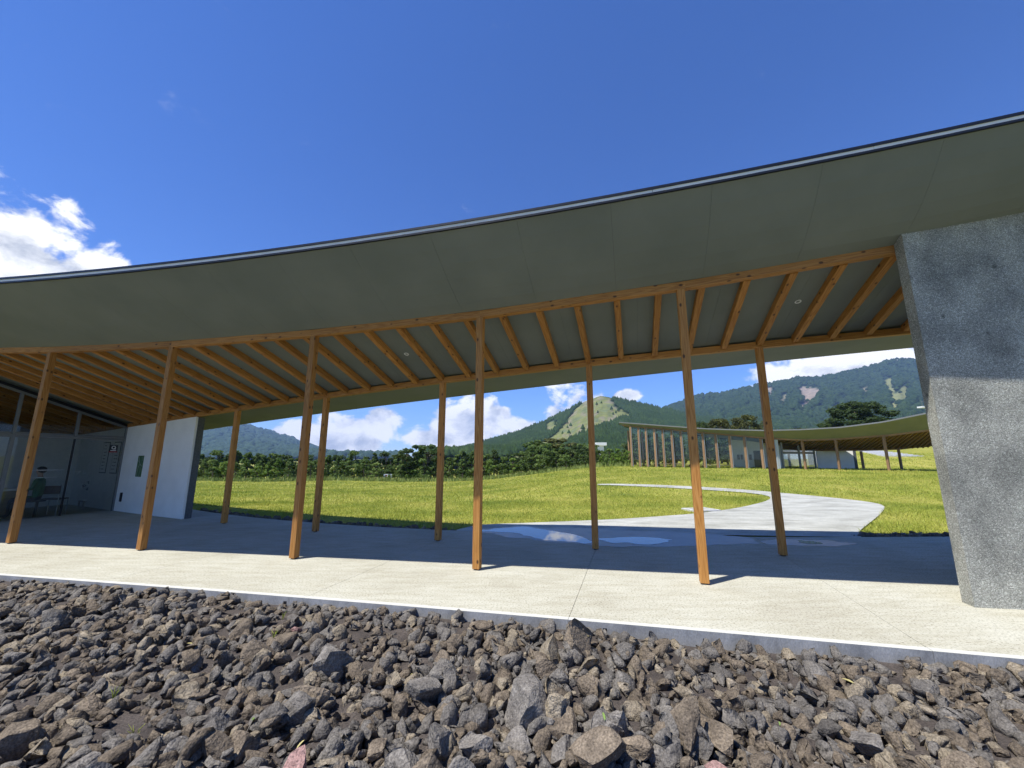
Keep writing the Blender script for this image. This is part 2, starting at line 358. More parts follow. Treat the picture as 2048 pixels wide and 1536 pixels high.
# ------------------------------------------------------------------ the canopy's plan: parallel rafters, two curved beam lines
RD = Vector((.282, .9594, 0)); RN = Vector((.9594, -.282, 0))
tF = [-.53, .47, 1.47, 2.48, 3.5]
FX = np.polyfit(tF, [-9.253, -6.327, -3.439, -.534, 2.413], 2)
FY = np.polyfit(tF, [7.76, 7.229, 6.639, 5.984, 5.369], 2)
FZ = np.polyfit(tF, [3.625, 3.579, 3.61, 3.709, 3.90], 2)
tB = [-1.87, -.57, 0, 1, 2, 3, 4]
BZ = np.polyfit(tB, [2.48, 2.66, 2.741, 2.884, 3.042, 3.225, 3.47], 2)
BXY = np.polyfit([-6.793, -4.174, -1.423, 1.387, 4.409, -8.3, -11.74], [9.985, 8.988, 8.034, 7.229, 6.836, 10.62, 12.39], 3)
EXY = np.polyfit([-8.43, -6.03, -3.8, -.82, 1.68, 3.8, 5.39], [6.13, 5.73, 5.34, 4.8, 4.32, 3.91, 3.6], 2)
EXZ = np.polyfit([-8.43, -6.03, -3.8, -.82, 1.68, 3.8, 5.39], [4.47, 4.44, 4.48, 4.61, 4.78, 4.97, 5.11], 2)
KXY = np.polyfit([-10.44, -6.12, -1.51, 1.52, 3.09, 4.98, 8.13], [13.61, 11.37, 9.57, 8.75, 8.42, 8.13, 7.87], 3)
KXZ = np.polyfit([-10.44, -6.12, -1.51, 1.52, 3.09, 4.98, 8.13], [2.49, 2.72, 3.02, 3.21, 3.33, 3.49, 3.77], 2)
SFXY = np.polyfit([-6.83, -4.45, -2.55, .17, 2.06, 4.06], [5.69, 5.27, 4.94, 4.26, 3.83, 3.47], 2)
SBXY = np.polyfit([-9.66, -7.82, -5.19, -1.83, -.91, 3, 6.9, 8.86], [12.62, 11.63, 10.3, 9.23, 9.02, 8.55, 8.33, 8.45], 3)
def lin(p, x, lo, hi):                    # polynomial, carried on straight outside [lo, hi]
    if x < lo: return float(np.polyval(p, lo) + (x - lo) * np.polyval(np.polyder(p), lo))
    if x > hi: return float(np.polyval(p, hi) + (x - hi) * np.polyval(np.polyder(p), hi))
    return float(np.polyval(p, x))
def Fp(t): return Vector((lin(FX, t, -2, 4.6), lin(FY, t, -2, 4.6), lin(FZ, t, -2, 4.6) + .2 * max(0, t - 4.4)))
def hitline(t, curve, lo, hi):            # where rafter line t meets the curve y(x)
    f = Fp(t); a, b = -9.0, 12.0
    g = lambda k: (f.y + RD.y * k) - lin(curve, f.x + RD.x * k, lo, hi)
    for _ in range(50):
        c = (a + b) / 2
        if g(c) > 0: b = c
        else: a = c
    return f + RD * a
def Bp(t):
    p = hitline(t, BXY, -12, 4.6); p.z = lin(BZ, t, -2.2, 4.6); return p
def Ep(t):
    p = hitline(t, EXY, -10, 7); p.z = lin(EXZ, p.x, -9.5, 6.5); return p
def Kp(t):
    p = hitline(t, KXY, -11.5, 8.5); p.z = lin(KXZ, p.x, -11.5, 8.5); return p
def SFp(t):
    p = hitline(t, SFXY, -8, 5); p.z = 0; return p
def SBp(t):
    p = hitline(t, SBXY, -10, 9); p.z = 0; return p
BEAM_H = .115
def t_of(x, y):
    s = x * RN.x + y * RN.y; a, b = -9.0, 9.0
    for _ in range(40):
        c = (a + b) / 2; f = Fp(c)
        if f.x * RN.x + f.y * RN.y > s: b = c
        else: a = c
    return a
def sag(t): return float(np.interp(t, [-4, 2, 4, 4.6, 5.6], [.04, .05, .09, .12, .12]))
def roof_z(x, y):                         # underside of the boards above a plan point
    t = t_of(x, y); f = Fp(t); b = Bp(t); e = Ep(t); k = Kp(t); s = x * RD.x + y * RD.y
    d = lambda p: p.x * RD.x + p.y * RD.y
    f2 = f.z + BEAM_H; b2 = b.z + BEAM_H
    if s < d(f): u = (s - d(e)) / (d(f) - d(e)); return (e.z - .085) * (1 - u) + f2 * u - sag(t) * 4 * u * (1 - u)
    if s < d(b): u = (s - d(f)) / (d(b) - d(f)); return f2 * (1 - u) + b2 * u
    u = (s - d(b)) / (d(k) - d(b)); return b2 * (1 - u) + (k.z) * u

# ------------------------------------------------------------------ terrain
def tz(x, y):
    u = x / max(y, 3.0)
    n = mnoise.noise(Vector((x * .09, y * .09, 2.0))) * .10 * sstep(12, 25, y)
    zl = -.10 - 1.50 * sstep(7, 62, y) - .02 * max(0, y - 62)
    zl = max(zl, -9) if y < 400 else -9
    zr = -.035 + .56 * sstep(13, 33, y) + (max(0, min(y, 60) - 42) * .125 + max(0, min(y, 110) - 60) * .05) * sstep(.5, .85, u)
    if y > 110: zr -= (y - 110) * .03 * sstep(.3, .0, u)
    w = sstep(-.13, .27, u)
    z = zl * (1 - w) + zr * w + n * (1 - .8 * sstep(.3, .5, u) * sstep(25, 33, y))
    # under the canopy and in front of it the ground lies below the slab
    if y < 14:
        e = lin(SBXY, x, -10, 9)
        z = z if y > e + .05 else -.34
    return z
def on_terrain(px, py, y0=8.0, y1=140.0):
    r = ray(px, py); y = y0
    while y < y1:
        p = Vector((r.x * y / r.y, y, H + r.z * y / r.y))
        if p.z <= tz(p.x, p.y): return Vector((p.x, p.y, tz(p.x, p.y)))
        y += .04
    return Vector((p.x, p.y, tz(p.x, p.y)))
def axis(spans):
    out = []
    for a, b, st in spans: out += list(np.arange(a, b, st))
    return np.array(out + [spans[-1][1]])
gx = axis([(-6000, -600, 900), (-600, -120, 60), (-120, -40, 8), (-40, -14, 1.2), (-14, 16, .3), (16, 60, 1.0), (60, 140, 8), (140, 600, 60), (600, 6001, 900)])
gy = axis([(-300, -12, 48), (-12, 7.5, 1.5), (7.5, 16, .25), (16, 46, .6), (46, 120, 2.5), (120, 600, 60), (600, 6001, 600)])
tv = [(x, y, tz(x, y)) for y in gy for x in gx]; nx = len(gx)
tf = [(j * nx + i, j * nx + i + 1, (j + 1) * nx + i + 1, (j + 1) * nx + i) for j in range(len(gy) - 1) for i in range(nx - 1)]
ter = add('meadow', tv, tf, GRASS, smooth=True); tag(ter, 'rolling green meadow beyond the canopy', kind='structure')

# concrete terrace, one cast panel between each pair of joints
pave = bpy.data.objects.new('terrace_pavement', None); COL.objects.link(pave); pave.location = (0, 7, 0); tag(pave, 'pale concrete terrace under and before the canopy', kind='structure')
for i in range(-4, 7):
    t0, t1 = i + .0008, i + 1 - .0008
    ts = [t0 + (t1 - t0) * k / 5 for k in range(6)]
    fr = [SFp(t) + RD * .07 for t in ts]; bk = [SBp(t) for t in ts]
    v, f = prism_verts([(p.x, p.y) for p in fr] + [(p.x, p.y) for p in reversed(bk)], -.30, 0)
    add('slab_panel', v, f, SLAB, pave)
# joint filler below the panels and the smooth kerb along the front
kb = bpy.data.objects.new('kerb', None); COL.objects.link(kb); kb.location = (0, 4.3, 0); tag(kb, 'smooth pale concrete kerb edging the terrace', kind='structure')
for i in range(-4, 7):
    ts = [i + .0006 + (1 - .0012) * k / 5 for k in range(6)]
    a = [SFp(t) for t in ts]; b = [SFp(t) + RD * .0685 for t in ts]
    v, f = prism_verts([(p.x, p.y) for p in a] + [(p.x, p.y) for p in reversed(b)], -.32, .004)
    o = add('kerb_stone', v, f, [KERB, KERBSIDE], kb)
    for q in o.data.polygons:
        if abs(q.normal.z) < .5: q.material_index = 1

# the curved path: inner and outer edge traced on the meadow
inner = [(925, 1051), (1060, 1048), (1210, 1042.5), (1400, 1029), (1480, 1017), (1530, 1005), (1545, 997), (1535, 991), (1480, 985), (1400, 980), (1330, 976), (1260, 973), (1195, 971)]
outer = [(1712, 1072), (1722, 1062), (1740, 1048), (1757, 1034), (1768, 1022), (1771, 1014), (1760, 1008), (1715, 1002), (1620, 992), (1500, 981), (1400, 974.5), (1300, 970), (1195, 969)]
pin = [on_terrain(*p) for p in inner]; pout = [on_terrain(*p) for p in outer]
def resample(pts, n):
    P = [Vector((p.x, p.y)) for p in pts]; L_ = [0]
    for a, b in zip(P, P[1:]): L_.append(L_[-1] + (b - a).length)
    out = []
    for k in range(n):
        s = L_[-1] * k / (n - 1); i = max(j for j in range(len(L_) - 1) if L_[j] <= s + 1e-9)
        q = (s - L_[i]) / (L_[i + 1] - L_[i]); out.append(P[i].lerp(P[i + 1], min(1, q)))
    return out
def smooth_line(P, k=6):
    for _ in range(k): P = [P[0]] + [(P[i - 1] + 2 * P[i] + P[i + 1]) / 4 for i in range(1, len(P) - 1)] + [P[-1]]
    return P
NI = 70
pi_, po_ = smooth_line(resample(pin, NI)), smooth_line(resample(pout, NI))
# start both lines on the terrace's back edge
pi_[0] = Vector((-1.3, lin(SBXY, -1.3, -10, 9) + .02)); po_[0] = Vector((7.0, lin(SBXY, 7.0, -10, 9) + .02))
for arr in (pi_, po_):
    for q in (1, 2): arr[q] = arr[q].lerp(arr[q - 1], .25)
pvv = []; NC = 14
for a, b in zip(pi_, po_):
    for c in range(NC + 1):
        p = a.lerp(b, c / NC)
        pvv.append((p.x, max(p.y, lin(SBXY, p.x, -10, 9) + .004), 0))
pvv = [(x, y, max(tz(x, y + .06) + .028, -.012) if y < 10 else tz(x, y) + .028) for x, y, z in pvv]
pff = [(j * (NC + 1) + i, (j + 1) * (NC + 1) + i, (j + 1) * (NC + 1) + i + 1, j * (NC + 1) + i + 1)[::-1] for j in range(NI - 1) for i in range(NC)]
path = add('path', pvv, pff, PATHM, smooth=True); tag(path, 'pale concrete path curling over the meadow', kind='structure')
PATHPOLY = [(p.x, p.y) for p in pi_] + [(p.x, p.y) for p in reversed(po_)]
def inside(x, y, poly):
    c = False; n = len(poly); j = n - 1
    for i in range(n):
        xi, yi = poly[i]; xj, yj = poly[j]
        if (yi > y) != (yj > y) and x < (xj - xi) * (y - yi) / (yj - yi) + xi: c = not c
        j = i
    return c
def inside_np(X, Y, poly):
    c = np.zeros(X.shape, bool); n = len(poly); j = n - 1
    for i in range(n):
        xi, yi = poly[i]; xj, yj = poly[j]
        k = ((yi > Y) != (yj > Y)) & (X < (xj - xi) * (Y - yi) / (yj - yi + 1e-12) + xi); c ^= k; j = i
    return c

# soil under the boulder bed
sx = axis([(-14, 12, .25)]); sy = axis([(-6, 8, .25)])
bedz = lambda x, y: -.105 - .007 * max(-6, min(5, x)) + .035 * mnoise.noise(Vector((x * .8, y * .8, 5)))
sv = []; 
for y in sy:
    for x in sx:
        e = lin(SFXY, x, -8, 5)
        sv.append((x, min(y, e + .02), bedz(x, y)))
sf = [(j * len(sx) + i, j * len(sx) + i + 1, (j + 1) * len(sx) + i + 1, (j + 1) * len(sx) + i) for j in range(len(sy) - 1) for i in range(len(sx) - 1) if sv[j * len(sx) + i][1] != sv[(j + 1) * len(sx) + i][1] or sv[j * len(sx) + i + 1][1] != sv[(j + 1) * len(sx) + i + 1][1]]
tag(add('soil_bed', sv, sf, SOIL, smooth=True), 'dark soil under the boulder bed', kind='structure')

# ------------------------------------------------------------------ hills
def poly_noise(a, b, c=0): return mnoise.fractal(Vector((a, b, c)), 1.0, 2.1, 5)
def hill_mat(name, ground):
    m, nt, B = new_mat(name); N = nt.nodes; L = nt.links
    at_ = N.new('ShaderNodeAttribute'); at_.attribute_name = 'cover'
    tc = N.new('ShaderNodeTexCoord'); nz = N.new('ShaderNodeTexNoise'); nz.inputs['Scale'].default_value = .06; nz.inputs['Detail'].default_value = 8; nz.inputs['Roughness'].default_value = .7
    L.new(tc.outputs['Object'], nz.inputs['Vector'])
    cr = N.new('ShaderNodeValToRGB'); L.new(nz.outputs['Fac'], cr.inputs[0]); cr.color_ramp.elements[0].position = .3; cr.color_ramp.elements[0].color = (.6, .62, .6, 1); cr.color_ramp.elements[1].position = .7; cr.color_ramp.elements[1].color = (1.35, 1.3, 1.25, 1)
    x = N.new('ShaderNodeMix'); x.data_type = 'RGBA'; x.blend_type = 'MULTIPLY'; x.inputs[0].default_value = 1; L.new(at_.outputs['Color'], x.inputs[6]); L.new(cr.outputs[0], x.inputs[7])
    L.new(x.outputs[2], B.inputs['Base Color']); B.inputs['Roughness'].default_value = .95; B.inputs['Specular IOR Level'].default_value = .1
    return m
HILLM = hill_mat('hill_ground', None)
FOREST = (.022, .042, .016)
def forest_mat(name, a, b, c):
    return mat(name, [(.3, a), (.5, b), (.72, c)], .02, .9, spec=.1, detail=10, nrough=.75, fine=.45, fscale=.35)
CONIFER = forest_mat('far_forest', (.013, .027, .009), (.023, .043, .013), (.046, .072, .022))
HAZEWOOD = forest_mat('haze_tinted_broadleaf', (.022, .042, .026), (.034, .060, .036), (.052, .082, .046))  # bluer leaf tone painted in for haze and cloud shadow
def crown_shapes(kind):
    out = []
    for s in range(6):
        r = random.Random(s + 40)
        if kind == 'cone':
            n = 6; v = [(0, 0, 1)] + [(.26 * math.cos(2 * math.pi * k / n + s) * r.uniform(.8, 1.2), .26 * math.sin(2 * math.pi * k / n + s) * r.uniform(.8, 1.2), r.uniform(.15, .3)) for k in range(n)]
            f = [(0, 1 + k, 1 + (k + 1) % n) for k in range(n)]
        else:
            n = 6; v = [(0, 0, r.uniform(.9, 1.05))]; f = []
            for zz, rr in ((.72, .42), (.36, .5)):
                v += [(rr * math.cos(2 * math.pi * k / n + s + zz) * r.uniform(.75, 1.25), rr * math.sin(2 * math.pi * k / n + s + zz) * r.uniform(.75, 1.25), zz * r.uniform(.85, 1.15)) for k in range(n)]
            f = [(0, 1 + k, 1 + (k + 1) % n) for k in range(n)]
            for k in range(n):
                a, b, c, d = 1 + k, 1 + (k + 1) % n, 7 + (k + 1) % n, 7 + k; f += [(a, d, c), (a, c, b)]
        out.append((np.array(v), np.array(f)))
    return out
SHAPES = {'cone': crown_shapes('cone'), 'round': crown_shapes('round')}
def forest_mesh(name, pts, hs, kind, material, label, squash=1.0):
    V = []; F = []; base = 0; sh = SHAPES[kind]
    pts = np.array(pts); hs = np.array(hs); idx = nrg.integers(0, 6, len(pts))
    for s in range(6):
        q = pts[idx == s]; h = hs[idx == s]
        if not len(q): continue
        v, f = sh[s]; vv = v[None] * h[:, None, None] * np.array([squash, squash, 1])[None, None] + q[:, None, :]
        V.append(vv.reshape(-1, 3)); ff = f[None] + (np.arange(len(q)) * len(v))[:, None, None] + base; F.append(ff.reshape(-1, 3)); base += len(q) * len(v)
    V = np.concatenate(V); F = np.concatenate(F)
    me = bpy.data.meshes.new(name); me.vertices.add(len(V)); me.vertices.foreach_set('co', V.ravel())
    me.loops.add(len(F) * 3); me.loops.foreach_set('vertex_index', F.ravel().astype(np.int32))
    me.polygons.add(len(F)); me.polygons.foreach_set('loop_start', np.arange(0, len(F) * 3, 3, dtype=np.int32))
    me.update(calc_edges=True); me.materials.append(material)
    o = link(name, me); tag(o, label, kind='stuff'); return o
def hill(name, label, ridge, d_ridge, d_base, base_py, cover_fn, amp, seed, gpow=1.0, step=6, rows=46, dvar=None):
    rx = [p[0] for p in ridge]; ry = [p[1] for p in ridge]
    xs = np.arange(rx[0], rx[-1] + 1, step); V = []; C = []; G = []
    for px in xs:
        rp = float(np.interp(px, rx, ry)) + 1.2 * poly_noise(px * .03, seed)
        dr = d_ridge if dvar is None else d_ridge * float(np.interp(px, dvar[0], dvar[1]))
        for j in range(rows + 7):
            if j <= rows:
                s = j / rows; g = s ** gpow
                py = base_py + (rp - base_py) * g
                D = d_base + (dr - d_base) * s
                spur = poly_noise(px * .012 + seed, s * 1.6, seed) * amp * math.sin(math.pi * min(1, s * 1.02)) + poly_noise(px * .05, s * 6, seed + 3) * amp * .28 * math.sin(math.pi * s)
                D = D + spur
                p = at(px, py, D); cov = cover_fn(px, py)
            else:
                k = j - rows; p0 = at(px, rp, dr); p = Vector((p0.x * (1 + .05 * k), dr * (1 + .05 * k), p0.z - (k ** 1.5) * dr * .008)); py = None; cov = FOREST
            V.append(p); C.append(cov); G.append((px, py))
    n = rows + 7
    F = [(i * n + j, (i + 1) * n + j, (i + 1) * n + j + 1, i * n + j + 1) for i in range(len(xs) - 1) for j in range(n - 1)]
    o = add(name, V, F, HILLM, smooth=True)
    ca = o.data.color_attributes.new('cover', 'FLOAT_COLOR', 'POINT')
    ca.data.foreach_set('color', np.array([(*c, 1) for c in C], np.float32).ravel())
    tag(o, label, kind='structure')
    return V, G, n, len(xs), rows, C
def scatter(hd, count, hmin, hmax, seed):
    V, G, n, m, rows, C = hd; r = random.Random(seed); pts = []; hs = []; tries = 0
    while len(pts) < count and tries < count * 6:
        tries += 1
        i = r.randrange(m - 1); j = r.random() ** .95 * (rows - .01); fj = j - int(j); j = int(j); fi = r.random()
        c = C[i * n + j]; c2 = C[(i + 1) * n + min(j + 1, rows)]; c3 = C[i * n + min(j + 2, rows)]; c4 = C[i * n + min(j + 3, rows)]
        if c != FOREST or c2 != FOREST or c3 != FOREST or c4 != FOREST:
            if r.random() < .995: continue
        a = V[i * n + j].lerp(V[(i + 1) * n + j], fi); b = V[i * n + j + 1].lerp(V[(i + 1) * n + j + 1], fi)
        pts.append(a.lerp(b, fj) - Vector((0, 0, .6))); hs.append(r.uniform(hmin, hmax))
    return pts, hs
PEAKBALD = [(1199, 790), (1168, 802), (1150, 820), (1139, 836), (1120, 860), (1097, 878), (1070, 892), (1040, 905), (1020, 915), (1075, 915), (1100, 898), (1127, 888), (1152, 875), (1181, 860), (1211, 845), (1240, 834), (1262, 829), (1245, 824), (1229, 812), (1224, 797)]
PATCH2 = [(1096, 848), (1108, 842), (1112, 850), (1102, 866), (1094, 866)]
def cov_mid(px, py):
    j = px + 3 * poly_noise(px * .06, py * .06, 1), py + 3 * poly_noise(px * .06, py * .06, 9)
    if inside(*j, PEAKBALD) or inside(*j, PATCH2):
        k = poly_noise(px * .09, py * .12, 4)
        if poly_noise(px * .05, py * .05, 14) > .9: return FOREST
        return (.155 + .07 * k, .17 + .05 * k, .056 + .03 * abs(k)) if k < .2 else (.19, .175, .115)
    return FOREST
midr = [(840, 925), (880, 912), (930, 897), (985, 882), (1040, 865), (1090, 845), (1140, 820), (1170, 803), (1200, 792), (1215, 794), (1240, 800), (1262, 805), (1290, 812), (1330, 820), (1380, 832), (1440, 842), (1520, 856), (1600, 872), (1700, 895), (1760, 912)]
hm = hill('green_hill', 'steep green hill with a bald grassy face', midr, 1000, 330, 916, cov_mid, 95, 3, .82)
pt, hh = scatter(hm, 30000, 6, 12, 5)
forest_mesh('hill_forest', pt, hh, 'cone', CONIFER, 'dark conifer wood covering the green hill', 1.5)
SC1 = [(1608, 772), (1622, 776), (1640, 778), (1634, 790), (1624, 797), (1616, 808), (1606, 818), (1602, 815), (1609, 800), (1604, 788), (1598, 778)]
VEE = [(1771, 757), (1782, 757), (1788, 778), (1796, 794), (1799, 780), (1805, 769), (1814, 772), (1816, 792), (1806, 797), (1798, 802), (1792, 815), (1787, 824), (1779, 822), (1787, 803), (1783, 792), (1774, 772)]
SC2 = [(1534, 775), (1544, 775), (1543, 786), (1536, 792)]
SC3 = [(1722, 776), (1737, 775), (1733, 783), (1726, 782)]
SC4 = [(1566, 792), (1574, 785), (1572, 795), (1562, 806)]
def cov_right(px, py):
    j = px + 2.2 * poly_noise(px * .1, py * .1, 1), py + 2.2 * poly_noise(px * .1, py * .1, 9)
    if inside(*j, VEE): return (.18, .19, .08)
    if inside(*j, SC1) or inside(*j, SC2): return (.25, .205, .165)
    if inside(*j, SC3) or inside(*j, SC4): return (.18, .16, .10)
    return FOREST
rightr = [(1180, 880), (1260, 846), (1320, 822), (1345, 811), (1362, 806), (1390, 794), (1420, 789), (1450, 788), (1490, 778), (1520, 771), (1560, 765), (1600, 756), (1625, 757), (1650, 755), (1700, 744), (1740, 735), (1770, 725), (1800, 720), (1830, 721), (1900, 735), (2000, 750), (2150, 790), (2400, 850)]
hr = hill('mountain_range', 'long wooded mountain range with landslide scars', rightr, 2100, 520, 905, cov_right, 300, 8, .8)
pt, hh = scatter(hr, 30000, 11, 21, 6)
forest_mesh('range_forest', pt, hh, 'round', CONIFER, 'thick wood covering the mountain range', .95)
leftr = [(-400, 800), (-100, 806), (150, 815), (330, 828), (400, 838), (440, 845), (480, 851), (530, 865), (575, 879), (620, 895), (660, 911), (720, 921), (800, 926)]
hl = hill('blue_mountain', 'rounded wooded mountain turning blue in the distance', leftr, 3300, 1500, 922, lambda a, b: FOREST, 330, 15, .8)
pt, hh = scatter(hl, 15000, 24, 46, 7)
forest_mesh('blue_mountain_forest', pt, hh, 'round', HAZEWOOD, 'broadleaf wood covering the blue mountain, haze tinted into its colour', 1.0)
exec_marker = 'canopy'
# ------------------------------------------------------------------ the timber canopy
TL, TR = -4.0, 5.6
can = root('timber_canopy', (-.5, 7, 0), 'long grey roofed timber canopy standing at the edge of the boulder bed', 'canopy')
PW = .105
def post(parent, base, top_z, name='post', w=PW, m=None):
    o = link(name, stick_mesh(name, w, w, top_z - base.z - .018, m or WOOD), parent, Matrix.Translation((base.x, base.y, base.z + .018)) @ Matrix.Rotation(math.atan2(-RD.x, RD.y), 4, 'Z'))
    mb = MB(); mb.box((-.03, -.03, -.017), (.03, .03, .0)); mb.box((-.012, -.012, -.0175), (.012, .012, .03))
    mb.build('base_pin', STEEL, o, mw=Matrix.Translation((base.x, base.y, base.z + .0178)))
    return o
for k in range(-3, 5):
    t = k - .53 + (0 if k < 2 else .01 * (k - 1))
    if t > 4: continue
    p = Fp(t); post(can, Vector((p.x, p.y, 0)), p.z)
for k in range(0, 5):
    p = Bp(k); post(can, Vector((p.x, p.y, 0)), p.z)
# beams, one length from joint to joint
def beam(P, ts):
    for a, b in zip(ts, ts[1:]):
        p = P(a) + Vector((0, 0, BEAM_H / 2)); q = P(b) + Vector((0, 0, BEAM_H / 2)); d = (q - p).normalized() * .0012
        stick('beam', p + d, q - d, PW + .004, BEAM_H, WOOD, can)
beam(Fp, [-3.53, -2.53, -1.53, -.53, .47, 1.47, 2.49, 3.52, 4.46, 5.55])
beam(Bp, [-4.0, -3, -2, -1, 0, 1, 2, 3, 4, 5, 5.55])
# rafters
for j in range(-19, 28):
    t = j / 5
    if 4.3 < t and Fp(t).x > 5.0 and t > 5.5: break
    if abs(t + 1.8) < .01: continue
    p, q = Fp(t), Bp(t); d = (q - p).normalized()
    up = Vector((0, 0, 1)); off = Vector((0, 0, .075))
    stick('rafter', p + d * .058 + off, q - d * .058 + off, .092, .118, WOOD, can)
# boards: front soffit, ceiling and rear soffit, panel by panel
def panel(name, A, Bq, t0, t1, m, th=.012):
    n = 3; ts = [t0 + (t1 - t0) * k / n for k in range(n + 1)]
    lo = [A(t) for t in ts] + [Bq(t) for t in reversed(ts)]
    hi = [p + Vector((0, 0, th)) for p in lo]; N_ = len(lo)
    def q(i, j): return i
    v = lo + hi; f = []
    for k in range(n):
        a, b, c, d = k, k + 1, 2 * n + 1 - (k + 1), 2 * n + 1 - k
        f.append((a, d, c, b)); f.append((N_ + a, N_ + b, N_ + c, N_ + d))
    for i in range(N_): f.append((i, (i + 1) % N_, N_ + (i + 1) % N_, N_ + i))
    return add(name, v, f, m, can)
Ft = lambda t: Fp(t) + Vector((0, 0, BEAM_H + .002)) - RD * .06
Ei = lambda t: Ep(t) + Vector((0, 0, -.085)) + RD * .012
Fc = lambda t: Fp(t) + Vector((0, 0, BEAM_H + .019)) - RD * .05
Bc = lambda t: Bp(t) + Vector((0, 0, BEAM_H + .019)) + RD * .05
Bt = lambda t: Bp(t) + Vector((0, 0, BEAM_H + .002)) + RD * .06
Ki = lambda t: Kp(t) + Vector((0, 0, .0)) - RD * .012
def curved_panel(t0, t1, n=2, m=6, th=.012):
    v = []; f = []; q = (n + 1) * (m + 1)
    for dz in (0, th):
        for i in range(n + 1):
            t = t0 + (t1 - t0) * i / n; a, b = Ft(t), Ei(t)
            for j in range(m + 1):
                u = j / m; p = a.lerp(b, u); p.z += dz - sag(t) * 4 * u * (1 - u); v.append(p)
    ix = lambda i, j: i * (m + 1) + j
    for i in range(n):
        for j in range(m):
            f.append((ix(i, j), ix(i, j + 1), ix(i + 1, j + 1), ix(i + 1, j))); f.append(tuple(q + w for w in (ix(i + 1, j), ix(i + 1, j + 1), ix(i, j + 1), ix(i, j))))
    rim = [ix(i, 0) for i in range(n + 1)] + [ix(n, j) for j in range(1, m + 1)] + [ix(i, m) for i in range(n - 1, -1, -1)] + [ix(0, j) for j in range(m - 1, 0, -1)]
    for a, b in zip(rim, rim[1:] + rim[:1]): f.append((a, b, q + b, q + a))
    return add('soffit_panel', v, f, SOFFIT, can)
k = TL
while k < TR - .01:
    g = .00035
    curved_panel(k + g, k + .4 - g)
    panel('ceiling_panel', Fc, Bc, k + .1 + g, k + .5 - g, SOFFIT)
    panel('rear_soffit_panel', Bt, Ki, k + g, k + .8 - g, SOFFIT) if round((k - TL) / .4) % 2 == 0 else None
    k += .4
# roof deck above the boards
NT = 40; dv = []; 
for i in range(NT + 1):
    t = TL + (TR - TL) * i / NT
    for P, dz in ((Ei, .02), (Ft, .035), (Bt, .035), (Ki, .02)): dv.append(P(t) + Vector((0, 0, dz)))
    for P, dz in ((Ki, .075), (Bt, .10), (Ft, .10), (Ei, .075)): dv.append(P(t) + Vector((0, 0, dz)))
df = []
for i in range(NT):
    for c in range(8):
        a, b = i * 8 + c, i * 8 + (c + 1) % 8; df.append((a, b, b + 8, a + 8))
df += [tuple(range(8)), tuple(NT * 8 + c for c in range(8))[::-1]]
add('roof_deck', dv, df, DARKMETAL, can)
def edge_strip(name, P, t0, t1, lo, hi, out0, out1, m, s=-1, n=4):
    v = []; f = []
    for i in range(n + 1):
        t = t0 + (t1 - t0) * i / n; p = P(t)
        for o, z in ((out0, lo), (out1, lo), (out1, hi), (out0, hi)): v.append(p + RD * s * o + Vector((0, 0, z)))
    for i in range(n):
        for c in range(4):
            a, b = i * 4 + c, i * 4 + (c + 1) % 4; f.append((a, b, b + 4, a + 4))
    f += [(0, 1, 2, 3), tuple(n * 4 + c for c in (3, 2, 1, 0))]
    return add(name, v, f, m, can)
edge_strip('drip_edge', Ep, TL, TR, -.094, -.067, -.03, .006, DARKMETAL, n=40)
edge_strip('roof_cap', Ep, TL, TR, -.027, .006, -.05, .012, DARKMETAL, n=40)
k = TL + .17
while k < TR - .1:
    edge_strip('fascia', Ep, k + .0008, min(TR, k + .8 - .0008), -.0665, -.0275, -.02, 0, FASCIA); k += .8
edge_strip('rear_drip_edge', Kp, TL, TR, -.004, .09, -.02, .004, DARKMETAL, s=1, n=40)
# recessed downlights
for (px, py) in ((813, 708), (1596, 603)):
    r = ray(px, py); s = 3.0
    while s < 14:
        p = r * s + Vector((0, 0, H))
        if p.z > roof_z(p.x, p.y) + .019: break
        s += .004
    mb = MB(); n = 16
    for (r0, r1, z0, z1) in ((.045, .030, -.006, -.006), (.030, .022, -.006, .01), (.045, .045, 0.001, -.006)):
        v = [(r0 * math.cos(2 * math.pi * i / n), r0 * math.sin(2 * math.pi * i / n), z0) for i in range(n)] + [(r1 * math.cos(2 * math.pi * i / n), r1 * math.sin(2 * math.pi * i / n), z1) for i in range(n)]
        mb.put(v, [(i, (i + 1) % n, n + (i + 1) % n, n + i) for i in range(n)])
    mb.put([(.022 * math.cos(2 * math.pi * i / n), .022 * math.sin(2 * math.pi * i / n), .01) for i in range(n)], [tuple(range(n))])
    zc = roof_z(p.x, p.y) + .019
    tt = t_of(p.x, p.y); sl = (Bp(tt) - Fp(tt)).normalized()
    nrm = Vector((0, 0, 1)); nrm = (nrm - sl * nrm.dot(sl)).normalized()
    q = Vector((0, 0, 1)).rotation_difference(nrm).to_matrix().to_4x4()
    mb.build('downlight', plain('downlight_trim', (.75, .75, .73), .3), can, mw=Matrix.Translation((p.x, p.y, zc)) @ q)

# washed concrete wall carrying the canopy on the right
A, C_ = Vector((4.91, 4.71)), Vector((4.868, 4.55))
wpoly = [(C_.x, C_.y), (6.43, 4.33), (9.4, 3.90), (9.4, 4.35), (5.26, 5.02), (A.x, A.y)]
v, f = prism_verts(wpoly, -.3, lambda x, y: roof_z(x, y) - .004)
wr = add('concrete_wall', v, f, WASHED); tag(wr, 'thick grey washed aggregate concrete wall holding up the roof end', 'wall')
